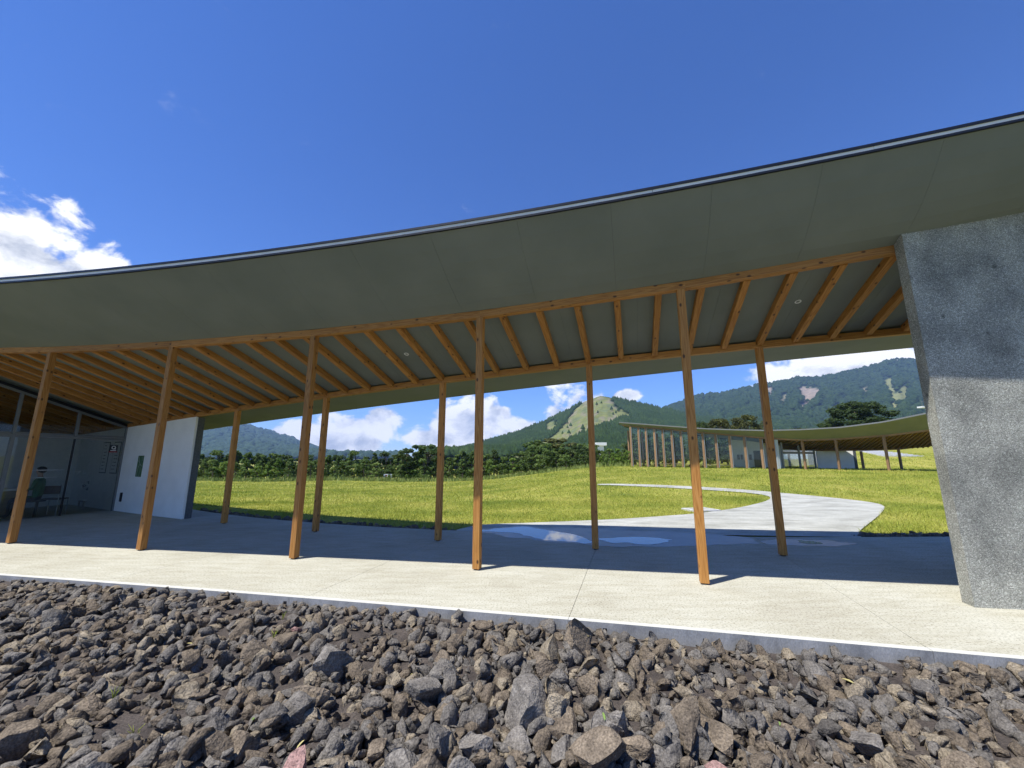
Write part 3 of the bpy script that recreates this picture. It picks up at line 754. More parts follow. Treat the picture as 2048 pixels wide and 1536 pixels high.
# dark wall end and white wall by the entrance
wl = root('white_wall', (-10, 11.5, 0), 'white rendered wall with a dark concrete end beside the glass entrance', 'wall')
ts = [-.57 - .1 * i for i in range(0, 33)]
a = [Bp(t) for t in ts]
poly = [(p.x + RD.x * .03, p.y + RD.y * .03) for p in reversed(a)] + [(p.x + RD.x * .20, p.y + RD.y * .20) for p in a]
v, f = prism_verts(poly, -.2, lambda x, y: roof_z(x, y) - BEAM_H - .004)
add('wall_core', v, f, DARKCONC, wl)
def white_part(ts, m, name):
    a = [Bp(t) for t in ts]
    poly = [(p.x - RD.x * .03, p.y - RD.y * .03) for p in reversed(a)] + [(p.x + RD.x * .028, p.y + RD.y * .028) for p in a]
    v, f = prism_verts(poly, .002, lambda x, y: min(roof_z(x, y) - BEAM_H - .006, 9)); add(name, v, f, m, wl)
white_part([-.575 - .065 * i for i in range(0, 21)], WHITEWALL, 'white_render')
white_part([-1.90 - .1 * i for i in range(0, 20)], INWALL, 'inner_render')

# ------------------------------------------------------------------ glass front of the pavilion, parallel to the rafters
K0 = Bp(-1.87); K0.z = 0
gw = root('glass_front', (K0.x, K0.y, 0), 'grey framed glass front with high windows beside the white wall', 'glass wall')
def G(m, z, off=0.0): return Vector((K0.x - RD.x * m + RN.x * off, K0.y - RD.y * m + RN.y * off, z))
def topz(m): q = G(m, 0); return roof_z(q.x, q.y) - .125
mods = [0.04, 1.22, 2.42, 3.62, 4.82]
def bar(p, q, w, h, m, name): return stick(name, p, q, w, h, m, gw, up=RN if abs((q - p).normalized().z) > .5 else Vector((0, 0, 1)), ch=.003)
for i, m in enumerate(mods):
    bar(G(m, 2.155), G(m, topz(m) - .045), .06, .07, ALU, 'mullion')
    if i == 1: bar(G(m, .01), G(m, 2.075), .035, .045, BLACK, 'door_edge')
    else: bar(G(m, .0), G(m, 2.075), .075, .07, ALU, 'mullion')
bar(G(-.0, 2.115), G(4.9, 2.115), .08, .078, ALU, 'transom')
bar(G(-.0, topz(0) - .02), G(4.9, topz(4.9) - .02), .08, .05, ALU, 'head_frame')
bar(G(-.0, topz(0) + .045), G(4.9, topz(4.9) + .045), .05, .078, DARKMETAL, 'head_flashing')
for i in range(4):
    a, b = mods[i] + .04, mods[i + 1] - .04
    s = .008
    v = [G(a, .03, -.005), G(b, .03, -.005), G(b, 2.07, -.005), G(a, 2.07, -.005), G(a, .03, .005), G(b, .03, .005), G(b, 2.07, .005), G(a, 2.07, .005)]
    bf = [(0, 1, 2, 3), (7, 6, 5, 4), (0, 4, 5, 1), (1, 5, 6, 2), (2, 6, 7, 3), (3, 7, 4, 0)]
    add('pane', v, bf, GLASS, gw)
    z0 = 2.16
    v = [G(a, z0, -.005), G(b, z0, -.005), G(b, topz(b) - .05, -.005), G(a, topz(a) - .05, -.005), G(a, z0, .005), G(b, z0, .005), G(b, topz(b) - .05, .005), G(a, topz(a) - .05, .005)]
    add('pane', v, bf, GLASS, gw)
    # frame of the vent window
    mb = MB()
    bar(G(a - .005, 2.185), G(b + .005, 2.185), .03, .05, ALU, 'sash_rail')
# the room behind: floor rises flush, rear partition and outer wall keep it dim
room = root('room_wall', (-17, 12, 0), 'pale partition walls of the room behind the glass front', 'wall')
pb = [(-16.9, 7.6), (-16.6, 7.6), (-15.1, 14.3), (-15.4, 14.3)]
v, f = prism_verts(pb, .003, lambda x, y: min(2.35, roof_z(x, y) - .15)); add('partition', v, f, INWALL, room)
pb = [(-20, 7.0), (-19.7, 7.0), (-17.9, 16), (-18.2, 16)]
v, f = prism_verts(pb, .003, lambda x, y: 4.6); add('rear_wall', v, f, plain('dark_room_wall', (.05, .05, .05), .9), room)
v, f = prism_verts([(-20, 7.9), (-14.2, 7.35), (-14.2, 7.45), (-20, 8.0)], .003, lambda x, y: roof_z(x, y) - .2); add('front_wall', v, f, INWALL, room)
for mx_ in (0,):
    pass
IF = plain('room_floor', (.20, .20, .19), .5)

# ------------------------------------------------------------------ things at the entrance
def wall_frame(t, z):                      # matrix on the white wall: local x along wall to the right, z up, y out of the wall
    p = Bp(t) - RD * .032; d = (Bp(t + .05) - Bp(t - .05)); d.z = 0; d.normalize(); n = Vector((d.y, -d.x, 0))
    return Matrix(((d.x, n.x, 0, p.x + n.x * .001), (d.y, n.y, 0, p.y + n.y * .001), (0, 0, 1, z), (0, 0, 0, 1)))
def wall_t_at(px):
    best = min((abs((1024 + FPX * Bp(-.6 - .01 * i).x / (Bp(-.6 - .01 * i).y * CT + (1.2 - H) * ST)) - px), -.6 - .01 * i) for i in range(290)); return best[1]
GREEN = mat('poster_green', [(.3, (.05, .12, .05)), (.7, (.10, .20, .08))], 14, .5)
tp = wall_t_at(281)
W = wall_frame(tp, 1.02)
po = root('map_poster', W.translation, 'tall green poster with white lines on the white wall', 'poster')
mb = MB().box((-.16, .0, 0), (.16, .014, .60)); mb.build('poster_sheet', GREEN, po, mw=W)
def flatline(pts, w, y):
    mb = MB()
    for (a, b), (c, d) in zip(pts, pts[1:]):
        l = math.hypot(c - a, d - b); nx_, nz_ = -(d - b) / l * w, (c - a) / l * w
        mb.put([(a - nx_, y, b - nz_), (c - nx_, y, d - nz_), (c + nx_, y, d + nz_), (a + nx_, y, b + nz_)], [(0, 1, 2, 3), (3, 2, 1, 0)])
    return mb
for i, pts in enumerate([[(-.1, .58), (-.03, .42), (.02, .36), (.14, .30)], [(.02, .36), (-.06, .25), (-.09, .1), (-.05, .02)], [(.1, .58), (.13, .45)], [(.05, .02), (.10, .2), (.07, .28)], [(-.14, .47), (-.03, .42)]]):
    flatline(pts, .007 if i < 2 else .004, .0165 + .001 * i).build('white_line', PAPER, po, mw=W)
W = wall_frame(wall_t_at(254), .28)
vg = root('wall_vent', W.translation, 'small black vent plate low on the white wall', 'vent')
mb = MB().box((-.07, 0, 0), (.07, .012, .26)); mb.build('plate', BLACK, vg, mw=W)
for q in range(7): MB().box((-.055, .0125, .025 + q * .032), (.055, .02, .038 + q * .032)).build('slat', BLACK, vg, mw=W)
# sticker on the glass by the corner
def gframe(m, z, off=.012):                # local x to the right as seen from outside, y out
    p = G(m, z, off); d = RD; n = RN
    return Matrix(((d.x, n.x, 0, p.x), (d.y, n.y, 0, p.y), (0, 0, 1, z), (0, 0, 0, 1)))
W = gframe(.30, 1.72)
st = root('door_sticker', W.translation, 'black square sticker with a white ring and a red foot on the glass', 'sticker')
MB().box((-.10, 0, 0), (.10, .002, .22)).build('backing', BLACK, st, mw=W)
MB().box((-.10, .0025, 0), (.10, .0035, .03)).build('red_foot', plain('sticker_red', (.35, .02, .02), .5), st, mw=W)
mb = MB(); n = 20
mb.put([(.055 * math.cos(2 * math.pi * i / n), .003, .145 + .055 * math.sin(2 * math.pi * i / n)) for i in range(n)] + [(.03 * math.cos(2 * math.pi * i / n), .003, .145 + .03 * math.sin(2 * math.pi * i / n)) for i in range(n)], [(i, (i + 1) % n, n + (i + 1) % n, n + i) for i in range(n)])
mb.box((.03, .0025, .085), (.052, .0035, .135)); mb.build('ring_mark', PAPER, st, mw=W)
MB().box((-.07, .0025, .045), (.07, .0035, .068)).build('caption_bar', PAPER, st, mw=W)
# lettering on the glass
def text(name, s, size, parent, mw, m):
    cu = bpy.data.curves.new(name, 'FONT'); cu.body = s; cu.size = size; cu.extrude = .0006; cu.resolution_u = 2
    tmp = bpy.data.objects.new(name, cu); COL.objects.link(tmp)
    dg = bpy.context.evaluated_depsgraph_get(); me = bpy.data.meshes.new_from_object(tmp.evaluated_get(dg))
    bpy.data.objects.remove(tmp); me.materials.clear(); me.materials.append(m)
    return link(name, me, parent, mw @ Matrix.Rotation(math.pi / 2, 4, 'X'))
W = gframe(1.98, 1.10)
W = W @ Matrix.Translation((0, .0, 0))
lt = root('window_lettering', W.translation, 'white Japanese museum lettering on the glass front', 'lettering')
LET = plain('letter_white', (.75, .75, .73), .6)
text('letters', 'ミュージアム', .125, lt, W @ Matrix.Translation((.42, -.02, 0)), LET)
MB().box((.0, .0, .13), (.66, .0015, .142)).build('upper_line', LET, lt, mw=W)
MB().box((.0, .0, -.06), (.55, .0015, -.05)).build('lower_line', LET, lt, mw=W)
# framed notices on the inner wall
for i, px in enumerate((204, 228)):
    t = wall_t_at(px); t = -2.02 - (.27 if i == 0 else 0.0)
    W = wall_frame(t, 1.08)
    nb_ = root('framed_notice', W.translation, ('narrow framed notice with handwriting, next to the glass corner' if i else 'narrow framed notice with handwriting, farther from the glass corner'), 'notice')
    MB().box((-.24, 0, 0), (.24, .012, .98)).build('notice_frame', plain('notice_frame_grey', (.10, .10, .10), .5), nb_, mw=W)
    MB().box((-.215, .0125, .03), (.215, .015, .95)).build('paper', PAPER, nb_, mw=W)
    for r_ in range(8):
        z = .86 - r_ * .105; x0 = -.15 + rng.uniform(0, .05); x1 = x0 + rng.uniform(.14, .28); mb = MB(); x = x0
        while x < x1:
            mb.box((x, .0155, z + rng.uniform(-.008, .008)), (x + .02, .0165, z + rng.uniform(.012, .03))); x += .027
        mb.build('writing', BLACK, nb_, mw=W)
# electric fan on a low stool
fs = gnd(170, 1013)
stl = root('low_stool', (fs.x, fs.y, 0), 'small pale wooden stool under the electric fan', 'stool')
PALEWOOD = mat('pale_wood', [(.3, (.30, .26, .20)), (.7, (.42, .37, .29))], 3, .6, stretch=(1, 8, 8))
def loc(p, rz=0): return Matrix.Translation(p) @ Matrix.Rotation(rz, 4, 'Z')
W = loc((fs.x, fs.y, 0.002), R(-25))
MB().box((-.2, -.13, .165), (.2, .13, .19)).build('seat', PALEWOOD, stl, mw=W)
for sx_ in (-1, 1):
    for sy_ in (-1, 1): MB().box((sx_ * .17 - .018, sy_ * .1 - .018, 0), (sx_ * .17 + .018, sy_ * .1 + .018, .1648)).build('leg', PALEWOOD, stl, mw=W)
fan = root('electric_fan', (fs.x, fs.y, .192), 'white electric fan on a low stool behind the glass', 'fan')
W = loc((fs.x, fs.y, .1925), R(40))
MB().tube([(0, 0, 0), (0, 0, .025)], [.12, .11], 20).build('base', WHITEP, fan, mw=W)
MB().tube([(0, 0, .0255), (0, 0, .40)], .018, 10).build('stem', WHITEP, fan, mw=W)
MB().tube([(0, .10, .47), (0, .0, .47), (0, -.03, .47)], [.03, .055, .05], 14).build('motor', WHITEP, fan, mw=W)
mb = MB()
for q in range(4):
    ang = q * math.pi / 2; ca, sa = math.cos(ang), math.sin(ang)
    P = [(.03, .0), (.13, .06), (.15, -.02), (.10, -.06)]
    v = [(x * ca - z * sa, -.055 + (.012 if z > 0 else -.012), .47 + x * sa + z * ca) for x, z in P]
    mb.put(v, [(0, 1, 2, 3), (3, 2, 1, 0)])
mb.build('blade', plain('fan_blade_grey', (.10, .11, .12), .4), fan, mw=W)
mb = MB(); n = 24
for rr, yy in ((.175, -.055), (.165, -.09), (.165, -.02), (.10, -.10), (.045, -.105)):
    mb.tube([(rr * math.cos(2 * math.pi * i / n), yy, .47 + rr * math.sin(2 * math.pi * i / n)) for i in range(n + 1)], .005 if rr < .17 else .008, 5)
for i in range(20):
    c, s = math.cos(2 * math.pi * i / 20), math.sin(2 * math.pi * i / 20)
    mb.tube([(.04 * c, -.105, .47 + .04 * s), (.10 * c, -.10, .47 + .1 * s), (.165 * c, -.088, .47 + .165 * s), (.175 * c, -.055, .47 + .175 * s)], .0025, 4)
mb.build('cage', WHITEP, fan, mw=W)
# counter table, chair and attendant behind the glass
TAN = mat('tan_board', [(.3, (.26, .20, .13)), (.7, (.34, .27, .18))], 3, .6, stretch=(1, 1, 6))
cp = Vector((-13.55, 10.55, 0))
ct = root('reception_counter', cp, 'white topped reception counter with tan front behind the glass', 'counter')
W = loc((cp.x, cp.y, .002), math.atan2(RD.y, RD.x))
MB().box((-1.1, -.32, .70), (.75, .32, .75)).build('counter_top', WHITEP, ct, mw=W)
MB().box((-1.05, -.27, .0), (.70, .27, .6995)).build('counter_body', TAN, ct, mw=W)
ch = gnd(100, 1032)
chn = root('folding_chair', (ch.x, ch.y, 0), 'chair with a brown backrest behind the glass', 'chair')
CHB = plain('chair_brown', (.10, .065, .05), .6); CHM = plain('chair_metal', (.35, .35, .35), .35, .7)
W = loc((ch.x - .15, ch.y + .15, .002), R(20))
MB().box((-.21, -.2, .42), (.21, .2, .455)).build('seat', CHB, chn, mw=W)
MB().box((-.21, -.235, .58), (.21, -.205, .80)).build('backrest', CHB, chn, mw=W)
for sx_ in (-1, 1):
    MB().tube([(sx_ * .2, -.2, 0), (sx_ * .2, -.2, .42), (sx_ * .2, -.2, .83)], .012, 8).build('rear_leg', CHM, chn, mw=W)
    MB().tube([(sx_ * .2, .19, 0), (sx_ * .2, .19, .42)], .012, 8).build('front_leg', CHM, chn, mw=W)
# ------------------------------------------------------------------ attendant behind the counter
def skin_body(name, joints, edges, m, parent=None, sub=2):
    me = bpy.data.meshes.new(name); me.from_pydata([j[0] for j in joints], edges, []); me.update()
    o = bpy.data.objects.new(name, me); COL.objects.link(o)
    md = o.modifiers.new('skin', 'SKIN'); md.use_smooth_shade = True
    sv_ = me.skin_vertices[0].data
    for i, j in enumerate(joints): sv_[i].radius = (j[1], j[2] if len(j) > 2 else j[1]); sv_[i].use_root = (i == 0)
    o.modifiers.new('sub', 'SUBSURF').levels = sub
    dg = bpy.context.evaluated_depsgraph_get(); out = bpy.data.meshes.new_from_object(o.evaluated_get(dg))
    bpy.data.objects.remove(o); out.materials.clear(); out.materials.append(m)
    return out
pe = Vector((-12.74, 11.05, 0))
per = root('person', pe, 'person in a green shirt with short black hair seated behind the counter', 'person')
SKIN = plain('skin_tone', (.42, .26, .18), .55); SHIRT = plain('green_shirt', (.03, .13, .05), .8); HAIR = plain('black_hair', (.008, .007, .007), .5); TROUSER = plain('dark_trousers', (.02, .02, .025), .8)
W = loc((pe.x, pe.y, 0.002), R(-62))       # local -y faces the glass
J = [((0, .02, .50), .13, .11), ((0, .01, .70), .13, .10), ((0, 0, .90), .15, .10), ((0, 0, 1.0), .10, .08), ((0, -.01, 1.06), .05), ((0, -.02, 1.12), .05), ((0, -.03, 1.19), .075, .09), ((0, -.02, 1.26), .07, .085),
     ((.17, 0, .97), .055), ((.22, -.03, .76), .045), ((.15, -.22, .72), .035), ((.11, -.29, .73), .03), ((-.17, 0, .97), .055), ((-.22, -.03, .76), .045), ((-.15, -.22, .72), .035), ((-.11, -.29, .73), .03),
     ((.09, -.02, .47), .09), ((.11, -.40, .48), .07), ((.11, -.42, .10), .045), ((.11, -.50, .04), .04), ((-.09, -.02, .47), .09), ((-.11, -.40, .48), .07), ((-.11, -.42, .10), .045), ((-.11, -.50, .04), .04)]
Ed = [(0, 1), (1, 2), (2, 3), (3, 4), (4, 5), (5, 6), (6, 7), (2, 8), (8, 9), (9, 10), (10, 11), (2, 12), (12, 13), (13, 14), (14, 15), (0, 16), (16, 17), (17, 18), (18, 19), (0, 20), (20, 21), (21, 22), (22, 23)]
bm_ = skin_body('body', J, Ed, SKIN)
bm_.materials.append(SHIRT); bm_.materials.append(TROUSER)
for p in bm_.polygons:
    c = p.center
    if .52 < c.z < 1.045 and not (c.y < -.12 and c.z < .80): p.material_index = 1
    elif c.z <= .56: p.material_index = 2
link('body', bm_, per, W)
mb = MB(); mb.ball((0, -.005, 1.235), (.088, .105, .095), 16, 10)
v = [(x, y, z) for (x, y, z) in mb.v]; v = [(x, y if not (y < -.05 and z < 1.25) else -.05, max(z, 1.15)) for (x, y, z) in v]; mb.v = v
mb.build('hair', HAIR, per, True, W)
stl2 = root('stool', (pe.x, pe.y, 0), 'dark stool under the seated person', 'stool')
MB().tube([(0, .03, .002), (0, .03, .40), (0, .03, .405), (0, .03, .44)], [.03, .03, .16, .16], 14).build('stool_body', BLACK, stl2, mw=W)

# ------------------------------------------------------------------ water on the terrace
WET = mat('wet_concrete', [(.3, (.13, .125, .11)), (.7, (.20, .195, .17))], 3, .32, bump=.05, bscale=60, spec=.5, bdist=.002)
WATER = mat('puddle_water', [(.3, (.045, .05, .055)), (.7, (.06, .065, .07))], 2, .015, spec=.8)
def flat_patch(name, pxs, z, m, label, cat=None, jit=.06, dense=14):
    pts = [gnd(*p) for p in pxs]; out = []
    for i in range(len(pts)):
        a, b = pts[i], pts[(i + 1) % len(pts)]
        for k_ in range(dense):
            p = a.lerp(b, k_ / dense)
            out.append((p.x + jit * (3 * mnoise.noise(Vector((p.x * 2, p.y * 2, 1))) + 1.5 * mnoise.noise(Vector((p.x * 7, p.y * 7, 1)))), p.y + jit * (3 * mnoise.noise(Vector((p.x * 2, p.y * 2, 7))) + 1.5 * mnoise.noise(Vector((p.x * 7, p.y * 7, 7))))))
    for _ in range(3): out = [((out[i - 1][0] + 2 * out[i][0] + out[(i + 1) % len(out)][0]) / 4, (out[i - 1][1] + 2 * out[i][1] + out[(i + 1) % len(out)][1]) / 4) for i in range(len(out))]
    n = len(out); cx = sum(p[0] for p in out) / n; cy = sum(p[1] for p in out) / n
    v, f = prism_verts(out[::-1], z - .002, z)
    me = mesh(name, v, f, m); return tag(link(name, me), label, kind='structure')
flat_patch('wet_patch', [(945, 1064), (960, 1057.5), (1037, 1053), (1180, 1058), (1320, 1063), (1440, 1068), (1500, 1078), (1520, 1086), (1440, 1090), (1340, 1093), (1240, 1094), (1170, 1091), (1110, 1086), (1050, 1077), (985, 1070)], .003, WET, 'dark damp patch on the terrace by the path')
flat_patch('puddle', [(952, 1060.5), (1000, 1056.5), (1040, 1054.5), (1085, 1058), (1130, 1067), (1174, 1076), (1184, 1087), (1140, 1086.5), (1095, 1081), (1058, 1073.5), (1030, 1068.5), (985, 1067)], .006, WATER, 'puddle of water reflecting the sky on the terrace')
flat_patch('puddle', [(1190, 1077), (1260, 1074), (1330, 1078), (1350, 1085), (1290, 1088.5), (1210, 1087)], .006, WATER, 'thin long puddle beyond the round of the path')
flat_patch('wet_patch', [(1523, 1084), (1545, 1079.5), (1600, 1079), (1660, 1081), (1720, 1087), (1690, 1091), (1600, 1091), (1540, 1090)], .003, WET, 'dark damp patch beside the rear posts')
flat_patch('puddle', [(1580, 1082.5), (1630, 1081.5), (1646, 1085), (1620, 1088), (1590, 1086)], .006, WATER, 'small dark puddle inside the damp patch')

# ------------------------------------------------------------------ the far pavilion
FZ0 = .47
far = root('far_pavilion', (23, 42, FZ0), 'curved low pavilion with a row of tall fins and glass on the meadow rise', 'building')
def xd(px, D, z=FZ0): return Vector(((px - 1024) / FPX * (D * CT + (z - H) * ST), D, z))
def zat(px, py, D): return at(px, py, D).z
cp_ = [1265, 1281, 1296, 1313, 1330, 1348, 1367, 1388, 1411, 1437, 1465, 1495, 1528]
Dc = lambda px: float(np.interp(px, [1238, 1265, 1411, 1528, 1612, 1680, 1779, 1900, 2040], [50.5, 49, 43.5, 39.6, 37.8, 36.2, 33.9, 31.6, 29.5]))
bl = lambda px: float(np.interp(px, [1238, 1265, 1330, 1411, 1465, 1528, 1605, 1672, 1767, 1850, 1900, 2040], [849.5, 852.5, 858, 865.5, 870.5, 876, 880.5, 878.5, 871.8, 861.8, 855, 832]))
et = lambda px: float(np.interp(px, [1238, 1265, 1330, 1411, 1465, 1528, 1600, 1680, 1765, 1850, 1900, 2040], [846, 848, 853, 859, 861, 862.5, 861, 856.5, 846, 829, 818, 780]))
FAS = 1.3
FARSOF = SOFFIT
N_ = 60; pxs = [1238 + (2040 - 1238) * i / N_ for i in range(N_ + 1)]
dep = lambda px: float(np.interp(px, [1238, 1500, 1640, 1900], [6.0, 6.0, 5.4, 4.0]))
def ring(px):
    D = Dc(px); zc = zat(px, bl(px), D); a = xd(px, D, zc)
    ov = float(np.interp(px, [1238, 1400, 1600, 1900], [.5, .9, 1.4, 1.7]))
    e = at(px, et(px), D - ov)
    b = Vector((a.x + dep(px) * .35, a.y + dep(px) * .94, 0)); b.z = zc - float(np.interp(px, [1238, 1500, 1620, 1780, 1900], [-.1, .2, .75, 1.15, 1.5]))
    k_ = b + Vector((.4, 1.2, .12))
    return e, a, b, k_
rings = [ring(p) for p in pxs]
def strip(name, i0, i1, m, parent, dz=0.0, th=.06):
    v = []; f = []
    for r_ in rings:
        for i in (i0, i1): v.append(r_[i] + Vector((0, 0, dz)))
        for i in (i1, i0): v.append(r_[i] + Vector((0, 0, dz + th)))
    for i in range(N_):
        for c in range(4):
            a, b = i * 4 + c, i * 4 + (c + 1) % 4; f.append((a, b, b + 4, a + 4))
    f += [(0, 1, 2, 3), tuple(N_ * 4 + c for c in (3, 2, 1, 0))]
    return add(name, v, f, m, parent)
strip('front_soffit', 0, 1, FARSOF, far, .03)
strip('ceiling', 1, 2, FARSOF, far, .13)
strip('rear_soffit', 2, 3, FARSOF, far, .03)
strip('roof_deck', 0, 3, DARKMETAL, far, .20, .05) if False else None
v = []; f = []
for r_ in rings:
    for i, dz in ((0, .092), (1, .20), (2, .20), (3, .10)): v.append(r_[i] + Vector((0, 0, dz)))
for i in range(N_):
    for c in range(3): a = i * 4 + c; f.append((a, a + 1, a + 5, a + 4))
add('roof_deck', v, f, DARKMETAL, far)
v = []; f = []
for r_ in rings:
    for dy, dz in ((-.03, .02), (.0, .02), (.0, .13), (-.03, .13)): v.append(r_[0] + Vector((0, dy, dz)))
for i in range(N_):
    for c in range(4): a, b = i * 4 + c, i * 4 + (c + 1) % 4; f.append((a, b, b + 4, a + 4))
add('fascia', v, f, plain('far_fascia', (.20, .20, .19), .5, .3), far)
for a_, b_ in zip([1245, 1296, 1348, 1411, 1465, 1528, 1570, 1612, 1680, 1779, 1860], [1296, 1348, 1411, 1465, 1528, 1570, 1612, 1680, 1779, 1860, 2030]):
    p, q = ring(a_)[1], ring(b_)[1]; stick('beam', p + Vector((0, 0, .0)), q + Vector((0, 0, .0)), .14, .16, WOODFAR, far)
for a_, b_ in zip([1560, 1612, 1680, 1779, 1850], [1612, 1680, 1779, 1850, 2030]):
    p, q = ring(a_)[2], ring(b_)[2]; stick('beam', p, q, .14, .16, WOODFAR, far)
for i in range(44):
    px = 1545 + i * 11; r_ = ring(px); stick('rafter', r_[1] + Vector((0, .1, .05)), r_[2] + Vector((0, -.1, .05)), .10, .14, WOODFAR, far)
for i, px in enumerate(cp_):
    a = xd(px, Dc(px)); tpz = ring(px)[1].z - .08
    o = link('fin', stick_mesh('fin', .12, .24, tpz - FZ0, WOODFAR), far, Matrix.Translation(a) @ Matrix.Rotation(R(28), 4, 'Z'))
    MB().box((-.03, -.19, 0), (.03, -.152, tpz - FZ0)).build('steel_edge', plain('fin_steel', (.38, .39, .39), .45, .3), o, mw=Matrix.Translation(a) @ Matrix.Rotation(R(28), 4, 'Z'))
    b = a + Vector((1.2, 5.2, 0))
    if i % 2 == 0 and i < 11: link('rear_fin', stick_mesh('rear_fin', .13, .26, tpz - FZ0 - .12, WOODFAR), far, Matrix.Translation(b) @ Matrix.Rotation(R(20), 4, 'Z'))
for p_, q_ in zip(cp_, cp_[1:]):
    a, b = xd(p_, Dc(p_)), xd(q_, Dc(q_)); za, zb = ring(p_)[1].z - .09, ring(q_)[1].z - .09
    d = (b - a).normalized() * .08; n_ = Vector((-d.y, d.x, 0)).normalized() * .008; o_ = Vector((.06, .14, 0))
    pts = [a + d + o_, b - d + o_]; v = []
    for s_ in (-1, 1): v += [pts[0] + n_ * s_ + Vector((0, 0, .03)), pts[1] + n_ * s_ + Vector((0, 0, .03)), pts[1] + n_ * s_ + Vector((0, 0, zb - FZ0)), pts[0] + n_ * s_ + Vector((0, 0, za - FZ0))]
    add('pane', v, [(0, 1, 2, 3), (7, 6, 5, 4), (0, 4, 5, 1), (1, 5, 6, 2), (2, 6, 7, 3), (3, 7, 4, 0)], GLASS, far)
# floor, inner walls, entrance
fl = [ring(p)[1] + Vector((-.2, -.6, 0)) for p in pxs] + [ring(p)[3] + Vector((0, .2, 0)) for p in reversed(pxs)]
v, f = prism_verts([(p.x, p.y) for p in fl], FZ0 - .35, FZ0 - .004); add('floor', v, f, PATHM, far)
def wallbox(name, p, q, zt0, zt1, th, m, par=far):
    d = (q - p); d.z = 0; n_ = Vector((-d.y, d.x, 0)).normalized() * th
    v = [p, q, q + n_, p + n_]; v = [Vector((w.x, w.y, FZ0)) for w in v] + [Vector((p.x, p.y, zt0)), Vector((q.x, q.y, zt1)), Vector((q.x + n_.x, q.y + n_.y, zt1)), Vector((p.x + n_.x, p.y + n_.y, zt0))]
    return add(name, v, [(3, 2, 1, 0), (4, 5, 6, 7), (0, 1, 5, 4), (1, 2, 6, 5), (2, 3, 7, 6), (3, 0, 4, 7)], m, par)
a = xd(1637, 41.5); b = xd(1711, 40.2); wallbox('white_wall', a, b, zat(1637, 896, 41.5), zat(1711, 896.5, 40.2), .25, WHITEWALL)
wallbox('dark_wall_end', b + Vector((.01, 0, 0)), b + Vector((.28, -.03, 0)), zat(1711, 896.5, 40.2), zat(1715, 896.5, 40.2), .30, DARKCONC)
a = xd(1468, 45.5); b = xd(1566, 43.0); iw = wallbox('inner_wall', a, b, zat(1468, 879, 45.5), zat(1566, 888, 43), .2, WHITEWALL)
def on_wall(px, D, w, z0, z1, m, name):
    p = xd(px, D, 0); d = (b - a); d.z = 0; d.normalize(); n_ = Vector((d.y, -d.x, 0)) * .03
    q = a + (b - a) * ((px - 1468) / (1566 - 1468)); q.z = 0
    P = [q - d * w / 2 + n_ * .3, q + d * w / 2 + n_ * .3]; v = []
    for s_ in (0, 1): v += [P[0] + n_ * s_ + Vector((0, 0, z0)), P[1] + n_ * s_ + Vector((0, 0, z0)), P[1] + n_ * s_ + Vector((0, 0, z1)), P[0] + n_ * s_ + Vector((0, 0, z1))]
    add(name, v, [(3, 2, 1, 0), (4, 5, 6, 7), (0, 1, 5, 4), (1, 2, 6, 5), (2, 3, 7, 6), (3, 0, 4, 7)], m, far)
on_wall(1522, 44, .95, FZ0 + .002, FZ0 + 1.9, plain('door_dark', (.03, .035, .04), .4), 'door')
for px in (1480, 1487, 1505): on_wall(px, 44, .26, FZ0 + .95, FZ0 + 1.5, plain('panel_grey', (.08, .09, .09), .4), 'wall_panel')
# entrance glazing between the pale steel post and the white wall
sp_ = xd(1558, 39.0); tpz = ring(1558)[1].z - .08
link('steel_post', stick_mesh('steel_post', .26, .30, tpz - FZ0, plain('pale_steel', (.42, .46, .47), .5, .2)), far, Matrix.Translation(sp_))
g0, g1 = xd(1566, 39.6), xd(1634, 41.4)
zt = lambda u: zat(1566 + 68 * u, 884 + 11 * u, 39.6 + 1.8 * u)
for u in (0.03, .52, .98):
    p = g0.lerp(g1, u); stick('mullion', p, Vector((p.x, p.y, zt(u) - .03)), .14, .14, ALU, far, up=Vector((0, 1, 0)))
for z in (FZ0 + 1.62,): stick('transom', g0 + Vector((.1, 0, z - FZ0)), g1 + Vector((-.1, 0, z - FZ0)), .12, .2, ALU, far)
for u0, u1 in ((.05, .50), (.54, .96)):
    p, q = g0.lerp(g1, u0), g0.lerp(g1, u1); n_ = Vector((0, .012, 0))
    for z0, z1, z2 in ((FZ0 + .02, FZ0 + 1.5, FZ0 + 1.5), (FZ0 + 1.74, zt(u0) - .04, zt(u1) - .04)):
        v = [Vector((p.x, p.y, z0)), Vector((q.x, q.y, z0)), Vector((q.x, q.y, z2)), Vector((p.x, p.y, z1))]; v += [w + n_ for w in v]
        add('pane', v, [(0, 1, 2, 3), (7, 6, 5, 4), (0, 4, 5, 1), (1, 5, 6, 2), (2, 6, 7, 3), (3, 7, 4, 0)], GLASS, far)
iw2 = wallbox('room_wall', xd(1560, 44.5), xd(1650, 45.0), FZ0 + 2.0, FZ0 + 2.0, .2, INWALL)
for px in (1612, 1680, 1779):
    p = xd(px, Dc(px)); o = link('post', stick_mesh('post', .17, .17, ring(px - 6)[1].z - .08 - FZ0, WOODFAR), far, Matrix.Translation(p) @ Matrix.Rotation(R(25), 4, 'Z'))
for px in (1790, 1870):
    r_ = ring(px - 22); p = Vector((r_[2].x, r_[2].y, FZ0)); link('post', stick_mesh('post', .17, .17, r_[2].z - .08 - FZ0, WOODFAR), far, Matrix.Translation(p) @ Matrix.Rotation(R(25), 4, 'Z'))
